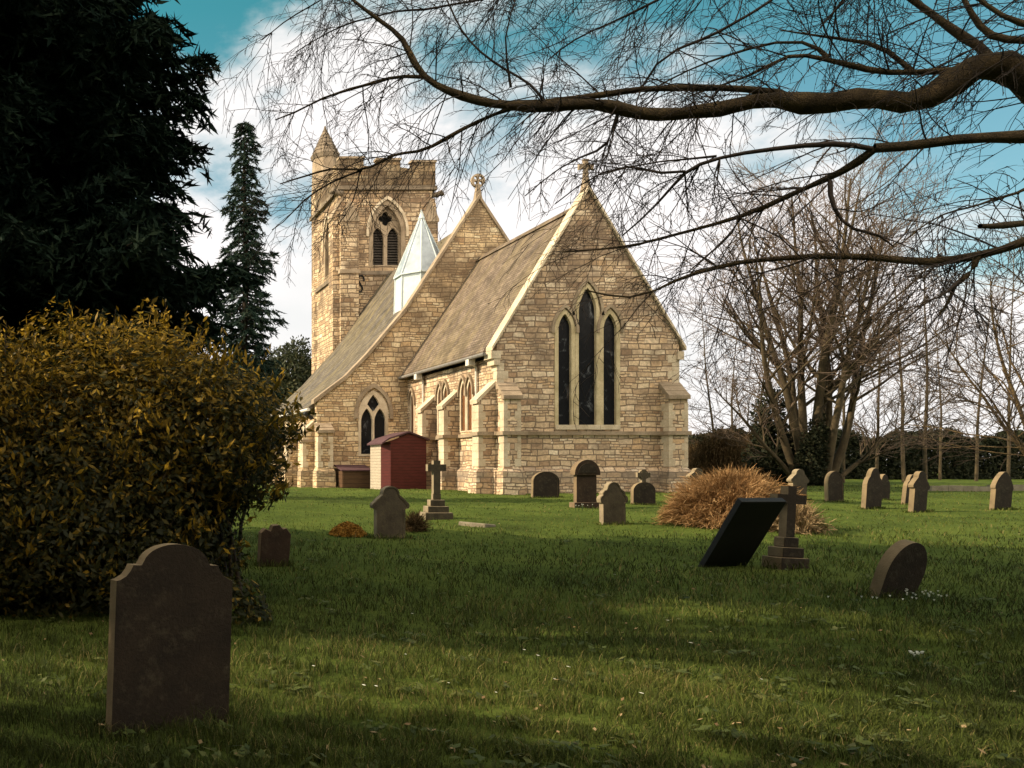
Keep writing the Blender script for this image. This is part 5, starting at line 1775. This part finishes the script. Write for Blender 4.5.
def shade_treeline():  # added out of view to keep sky light off the foreground
    n = 42000
    x = R.uniform(-45, 60, n)
    top = 16.0 + 2.5 * np.sin(x * 0.35) + 1.5 * np.sin(x * 0.9 + 1)
    z = top * R.random(n) ** 0.9
    y = -11 - 3.5 * R.random(n) + 1.2 * np.sin(x * 0.5)
    p = np.stack([x, y, z], -1)
    me = leaf_mesh("shade_treeline", p, np.tile(np.array([0, 1.0, 0.2]), (n, 1)), 0.95, 0.6, "hedge", np.clip(R.normal(0.45, 0.25, n), 0, 1))
    tag(link("shade_treeline", me), "unseen dark belt of trees added behind the camera to block sky light", "trees", kind="stuff")


shade_treeline()


def hedge():
    root = empty("hedge", (58, 66, 0.5))
    tag(root, "long dark evergreen hedge closing the churchyard behind the right hand gravestones", "hedge")
    n = 120000
    x = R.uniform(36, 98, n)
    top = 3.75 + 0.35 * np.sin(x * 0.8) + 0.25 * np.sin(x * 2.3 + 1) + 0.18 * np.sin(x * 5.1)
    u = R.random(n)
    face = R.random(n)
    z = np.where(face < 0.72, 0.4 + (top - 0.4) * u, top - 0.5 * R.random(n) ** 2)
    y = np.where(face < 0.72, 64.5 + 0.9 * R.random(n) ** 1.5 + 0.25 * np.sin(x * 1.7), 64.5 + 2.6 * R.random(n))
    p = np.stack([x, y, z + 0.25 * R.normal(size=n) * (R.random(n) < 0.1)], -1)
    nrm = np.where((face < 0.72)[:, None], np.array([0, -1.0, 0.1]), np.array([0, -0.2, 1.0]))
    tone = np.clip(R.normal(0.42, 0.25, len(p)), 0, 1)
    link("foliage", leaf_mesh("foliage", p, unit(nrm), 0.30, 0.5, "hedge", tone), root, True)
    lines = []
    rng = random.Random(4)
    for k in range(130):
        xx_ = rng.uniform(36, 98)
        yy_ = rng.uniform(65.2, 66.6)
        lines.append(([Vector((xx_, yy_, 0.2)), Vector((xx_ + rng.uniform(-.3, .3), yy_, 2.0)), Vector((xx_ + rng.uniform(-.6, .6), yy_, 3.6))], [0.09, 0.07, 0.04]))
    v, f = tubes_np(lines, 5)
    link("stems", np_mesh("stems", v, f, "bark_dark"), root, True)


hedge()


def ribbons(lines, wid, rng):
    """flat ribbons along polylines: verts, quads"""
    V, F = [], []
    o = 0
    for pts, tone in lines:
        n = len(pts)
        d = pts[-1] - pts[0]
        s = d.cross(Vector((rng.uniform(-1, 1), rng.uniform(-1, 1), rng.uniform(-1, 1))))
        s = s.normalized() if s.length > 1e-6 else Vector((1, 0, 0))
        for i, p in enumerate(pts):
            w = wid * (1 - 0.75 * i / (n - 1)) * 0.5
            V.append(p - s * w)
            V.append(p + s * w)
        for i in range(n - 1):
            F.append((o + 2 * i, o + 2 * i + 1, o + 2 * i + 3, o + 2 * i + 2))
        o += 2 * n
    return V, F


def stem_bush(name, label, c, rad3, n, wid, mat, seed, cat="bush", inner=0.25, group=None):
    rng = random.Random(seed)
    root = empty(name, c)
    tag(root, label, cat, group)
    L = []
    T = []
    for k in range(n):
        a = rng.uniform(0, 2 * math.pi)
        e = rng.random() ** 0.75 * math.pi / 2
        lump = 1 + 0.09 * math.sin(a * 5 + e * 4) + 0.07 * math.sin(a * 11 + e * 9) + rng.uniform(-0.20, 0.08)
        tip = Vector((math.cos(a) * math.sin(e) * rad3[0], math.sin(a) * math.sin(e) * rad3[1], math.cos(e) * rad3[2])) * lump
        ba = Vector((tip.x * inner * rng.uniform(0.5, 1.5), tip.y * inner * rng.uniform(0.5, 1.5), -0.03))
        if rng.random() < 0.55:
            ba = ba.lerp(tip, rng.uniform(0.4, 0.75))
        mid = ba.lerp(tip, 0.55) + Vector((0, 0, 0.16 * rad3[2]))
        jx = Vector((rng.uniform(-.06, .06), rng.uniform(-.06, .06), rng.uniform(-.05, .05)))
        L.append(([ba, mid, tip + jx], 0))
        T.append(min(1, max(0, rng.gauss(0.5, 0.25))))
        # side shoots near the end
        for q in range(2):
            s = mid.lerp(tip, rng.uniform(0.2, 0.95))
            t2 = s + (tip - mid).normalized() * rng.uniform(0.05, 0.16) + Vector((rng.uniform(-.1, .1), rng.uniform(-.1, .1), rng.uniform(-.04, .12)))
            L.append(([s, s.lerp(t2, 0.5), t2], 0))
            T.append(min(1, max(0, rng.gauss(0.55, 0.25))))
    V, F = ribbons(L, wid, rng)
    tone = np.repeat(np.array(T), 6)
    link("stems", np_mesh("stems", V, F, mat, tone), root)
    return root


X, Y, Z = at(735, 532)
Yc = Y + 1.1
stem_bush("russet_bush", "domed russet brown leafless bush behind the leaning black slab", ((731 - PX0) * Yc / FPX, Yc, float(gz(X, Yc))), (1.30, 1.15, 1.06), 9500, 0.013, "rust", 12)
X, Y, Z = at(806, 534)
stem_bush("dead_stalks", "fan of pale dead stalks at right foot of the russet bush", (X, Y + 0.2, Z), (0.50, 0.45, 0.55), 420, 0.022, "straw", 13, "plant")
for i, (px, Y, w, h, lab) in enumerate([(722, 54, 2.2, 3.2, "brown bramble thicket between chancel corner and the ivy mound"), (752, 58, 1.8, 3.0, "brown bramble thicket close behind the ivy mound"),
                                        (697, 60, 1.6, 2.4, "low brown bramble thicket right beside the chancel corner")]):
    X = (px - PX0) * Y / FPX
    stem_bush("bramble_thicket", lab, (X, Y, float(gz(X, Y))), (w, 1.2, h), 2600, 0.035, "bramble", 30 + i, "thicket", group="brown thickets in front of the hedge")


# ---- small things in the grass
def leaf_heap():
    X, Y, Z = at(348, 535)
    root = empty("leaf_heap", (X, Y, Z))
    tag(root, "low heap of orange dead leaves left of the trefoil headstone", "leaf heap")
    n = 2600
    a = R.uniform(0, 2 * math.pi, n)
    r = np.sqrt(R.random(n))
    x, y = 0.36 * r * np.cos(a), 0.45 * r * np.sin(a)
    z = 0.24 * (1 - r ** 2) * R.uniform(0.6, 1.05, n) + 0.01
    p = np.stack([x, y, z], -1)
    nn = unit(np.stack([x * 1.2, y, np.full(n, 0.5)], -1))
    me = leaf_mesh("heap_leaves", p, nn, 0.07, 0.55, "deadleaf", np.clip(R.normal(0.5, 0.25, n), 0, 1), -0.2, 1.0)
    link("dead_leaves", me, root)


leaf_heap()
X, Y, Z = at(415, 531)
stem_bush("dry_grass_tussock", "small dry grass tussock just right of the trefoil headstone", (X, Y, Z), (0.22, 0.22, 0.26), 420, 0.016, "bramble", 51, "tussock")


def flower(root, x, y, h, rng, petals, green):
    b = Vector((x, y, 0))
    t_ = b + Vector((rng.uniform(-.02, .02), rng.uniform(-.02, .02), h))
    green.tube([b, b.lerp(t_, 0.5) + Vector((0.004, 0, 0)), t_], [0.0022, 0.002, 0.0018], 4)
    petals.cone((t_.x, t_.y), 0.003, 0.011, t_.z - 0.018, t_.z, 5, rng.uniform(0, 3))
    for q in range(2):
        a = rng.uniform(0, 6.28)
        green.tube([b, b + Vector((0.02 * math.cos(a), 0.02 * math.sin(a), h * 0.5)), b + Vector((0.05 * math.cos(a), 0.05 * math.sin(a), h * 0.75))], [0.003, 0.003, 0.001], 3)


def snowdrops(label, px, py, n, sx_, sy_, seed, h=0.11):
    rng = random.Random(seed)
    X, Y, Z = at(px, py)
    root = empty("snowdrop_clump", (X, Y, Z))
    tag(root, label, "snowdrops", "snowdrop clumps in the grass")
    pe, gr = MB(), MB()
    for k in range(n):
        flower(root, rng.gauss(0, sx_), rng.gauss(0, sy_), h * rng.uniform(0.7, 1.2), rng, pe, gr)
    gr.build("leaves", "stem_green", root)
    pe.build("petals", "petal", root)


snowdrops("snowdrop clump at right foot of the leaning oval headstone", 922, 602, 20, 0.15, 0.10, 1)
snowdrops("snowdrops in a loose row before the leaning oval headstone", 893, 606, 9, 0.20, 0.05, 2)
snowdrops("few snowdrops at base of the tallest round headed headstone", 583, 511, 9, 0.12, 0.05, 3, 0.16)
snowdrops("tiny white snowdrop patch alone in the right foreground grass", 914, 663, 9, 0.035, 0.03, 4, 0.10)


def daisy():
    rng = random.Random(8)
    root = empty("white_daisy", (0, 0, 0))
    tag(root, "small single white flower dotted in the open grass", "flower", "single white flowers scattered over the grass")
    g = MB().tube([(0, 0, -0.01), (0.003, 0, 0.045), (0, 0.004, 0.085)], [0.0022, 0.002, 0.002], 4)
    g.build("stem", "stem_green", root)
    p = MB()
    for k in range(9):
        a = 2 * math.pi * k / 9
        c, s = math.cos(a), math.sin(a)
        p.add([(0, 0.004, 0.086), (0.012 * c - 0.005 * s, 0.004 + 0.012 * s + 0.005 * c, 0.092), (0.022 * c, 0.004 + 0.022 * s, 0.090), (0.012 * c + 0.005 * s, 0.004 + 0.012 * s - 0.005 * c, 0.092)], [(0, 1, 2, 3)])
    p.build("petals", "petal", root)
    return root


d0 = daisy()
DP = [(523, 659), (537, 665), (447, 694), (362, 696), (374, 697), (494, 704), (567, 677), (711, 602), (797, 606), (614, 580), (468, 598), (437, 579), (411, 621), (553, 690), (640, 705), (312, 676), (585, 641), (666, 628), (404, 664), (852, 648), (690, 652), (760, 690)]
for i, (px, py) in enumerate(DP):
    X, Y, Z = at(px, py)
    if i == 0:
        r = d0
    else:
        r = d0.copy()
        COL.objects.link(r)
        for ch in list(d0.children):
            c = ch.copy()
            COL.objects.link(c)
            c.parent = r
    r.location = (X, Y, Z)
    s = 0.62 + 0.2 * math.sin(i * 2.3)
    r.scale = (s, s, 0.9)
    r.rotation_euler = (0.15 * math.sin(i), 0.15 * math.cos(i), i)


# ---- grass
def grass():
    n = 520000
    v = R.uniform(1 / 46.0, 1 / 2.5, n)
    Y = 1 / v
    X = Y * R.uniform(-0.45, 1.32, n)
    pn = (np.sin(X * 1.7 + 0.6 * np.sin(Y * 1.1)) + np.sin(Y * 1.9 + X * 0.6) + np.sin(X * 4.7 + Y * 3.1) * 0.7 + np.sin(X * 0.55 - Y * 0.8) * 1.1) / 3.8
    pn2 = (np.sin(X * 9.1 + 2 * np.sin(Y * 6.3)) + np.sin(Y * 11.0 + X * 5.0)) / 2
    keep = R.random(n) < np.clip(0.74 + 0.45 * pn2, 0.18, 1)
    inside = (X > CX0 - 0.1) & (X < CX1 + .1) & (Y > CY - 0.05)
    inside |= (X > NX0 - 0.1) & (Y > NY - 0.05) & (X < 28)
    inside |= (X > 12.8) & (X < 14.6) & (Y > 36.9) & (Y < 38.8)
    keep &= ~inside
    for (qx, qy, qw) in FEET:
        keep &= ~((np.abs(X - qx) < qw * 0.45) & (np.abs(Y - qy) < 0.04))
    X, Y, pn, pn2 = X[keep], Y[keep], pn[keep], pn2[keep]
    # uncut tufts round the feet of the stones
    tx_, ty_ = [], []
    for (qx, qy, qw) in FEET:
        m = int(150 + 130 * qw)
        tx_.append(qx + R.uniform(-0.62, 0.62, m) * qw)
        ty_.append(qy + R.normal(-0.05, 0.09, m))
    n0 = len(X)
    X, Y = np.concatenate([X] + tx_), np.concatenate([Y] + ty_)
    pn, pn2 = [np.concatenate([q, np.zeros(len(X) - n0)]) for q in (pn, pn2)]
    tall = np.concatenate([np.ones(n0), R.uniform(1.2, 2.3, len(X) - n0)])
    n = len(X)
    Z = gz(X, Y)
    w = np.maximum(0.0042, 0.00075 * Y) * R.uniform(0.7, 1.3, n)
    h = (0.056 + 0.022 * pn + 0.030 * pn2) * R.uniform(0.4, 1.7, n)
    h = np.maximum(h, 0.02) * tall * (1 + 0.008 * Y) * (1 - 0.55 * sstep(12, 22, Y))
    az = R.uniform(0, 2 * math.pi, n)
    lean = R.uniform(0.1, 1.25, n) * h
    dx, dy = np.cos(az), np.sin(az)
    fa = R.uniform(0, 2 * math.pi, n)
    sx_, sy_ = np.cos(fa) * w / 2, np.sin(fa) * w / 2
    b0 = np.stack([X - sx_, Y - sy_, Z - 0.01], -1)
    b1 = np.stack([X + sx_, Y + sy_, Z - 0.01], -1)
    mx, my = X + dx * lean * 0.4, Y + dy * lean * 0.4
    m0 = np.stack([mx - sx_ * 0.8, my - sy_ * 0.8, Z + h * 0.62], -1)
    m1 = np.stack([mx + sx_ * 0.8, my + sy_ * 0.8, Z + h * 0.62], -1)
    tp = np.stack([X + dx * lean, Y + dy * lean, Z + h * (1 - 0.25 * R.random(n))], -1)
    V = np.stack([b0, b1, m1, m0, tp], 1).reshape(-1, 3)
    k = np.arange(n)[:, None] * 5
    F = np.concatenate([k + np.array([0, 1, 2]), k + np.array([0, 2, 3]), k + np.array([3, 2, 4])], 0)
    tone = np.clip(R.normal(0.27, 0.15, n) + 0.22 * sstep(13, 22, Y) + 0.13 * pn + 0.10 * np.sin(X * 0.8 + 2.0) * np.sin(Y * 0.9), 0, 0.86)
    worn = np.zeros(n)
    for (qx, qy, qa, qb) in ((2.75, 7.7, 1.0, 0.9), (2.5, 5.6, 1.3, 0.8), (4.2, 6.3, 0.9, 0.6), (6.3, 7.3, 1.3, 0.6), (0.6, 6.6, 0.9, 0.5), (5.4, 9.6, 1.1, 0.8), (8.0, 10.5, 1.6, 0.7), (3.4, 4.4, 1.0, 0.5)):
        worn = np.maximum(worn, np.exp(-((X - qx) / qa) ** 2 - ((Y - qy) / qb) ** 2))
    tone = np.clip(tone + 0.30 * worn * R.random(n), 0, 0.93)
    dry = R.random(n) < 0.03 + 0.06 * (pn > 0.3) + 0.14 * worn
    tone[dry] = R.uniform(0.86, 1.0, dry.sum())
    me = np_mesh("grass", V, F, "grass", np.repeat(tone, 5))
    tag(link("grass", me), "rough green churchyard grass with straw coloured blades", "grass", kind="stuff")


grass()


def fallen_leaves():
    n = 1300
    v = R.uniform(1 / 26.0, 1 / 3.0, n)
    Y = 1 / v
    X = Y * R.uniform(-0.35, 1.25, n)
    m = R.random(n) < 0.35 + 0.5 * (np.sin(X * 1.3 + 1) * np.sin(Y * 0.9) > 0.2)
    X, Y = X[m], Y[m]
    p = np.stack([X, Y, gz(X, Y) + R.uniform(0.02, 0.07, len(X))], -1)
    nn = np.tile(np.array([0, 0, 1.0]), (len(X), 1))
    me = leaf_mesh("fallen_leaves", p, nn, 0.038, 0.55, "straw", np.clip(R.normal(0.45, 0.3, len(X)), 0, 1), facing=0.5)
    tag(link("fallen_leaves", me), "brown fallen leaves scattered through the grass", "leaves", kind="stuff")


fallen_leaves()


def weeds():
    P_, Nn = [], []
    for k in range(420):
        Y = 1 / R.uniform(1 / 20.0, 1 / 3.2)
        X = Y * R.uniform(-0.3, 1.2)
        m = int(R.integers(5, 12))
        a = R.uniform(0, 6.28, m)
        r = R.uniform(0.02, 0.11, m)
        x, y = X + r * np.cos(a), Y + r * np.sin(a)
        P_.append(np.stack([x, y, gz(x, y) + R.uniform(0.025, 0.06, m)], -1))
        Nn.append(np.stack([np.cos(a) * 0.5, np.sin(a) * 0.5, np.ones(m)], -1))
    P_, Nn = np.concatenate(P_), unit(np.concatenate(Nn))
    me = leaf_mesh("weeds", P_, Nn, 0.07, 0.5, "weed", np.clip(R.normal(0.5, 0.25, len(P_)), 0, 1), facing=0.25)
    tag(link("weeds", me), "low broad leaved weeds in the turf", "weeds", kind="stuff")


weeds()
print("conifer cards", nbig)
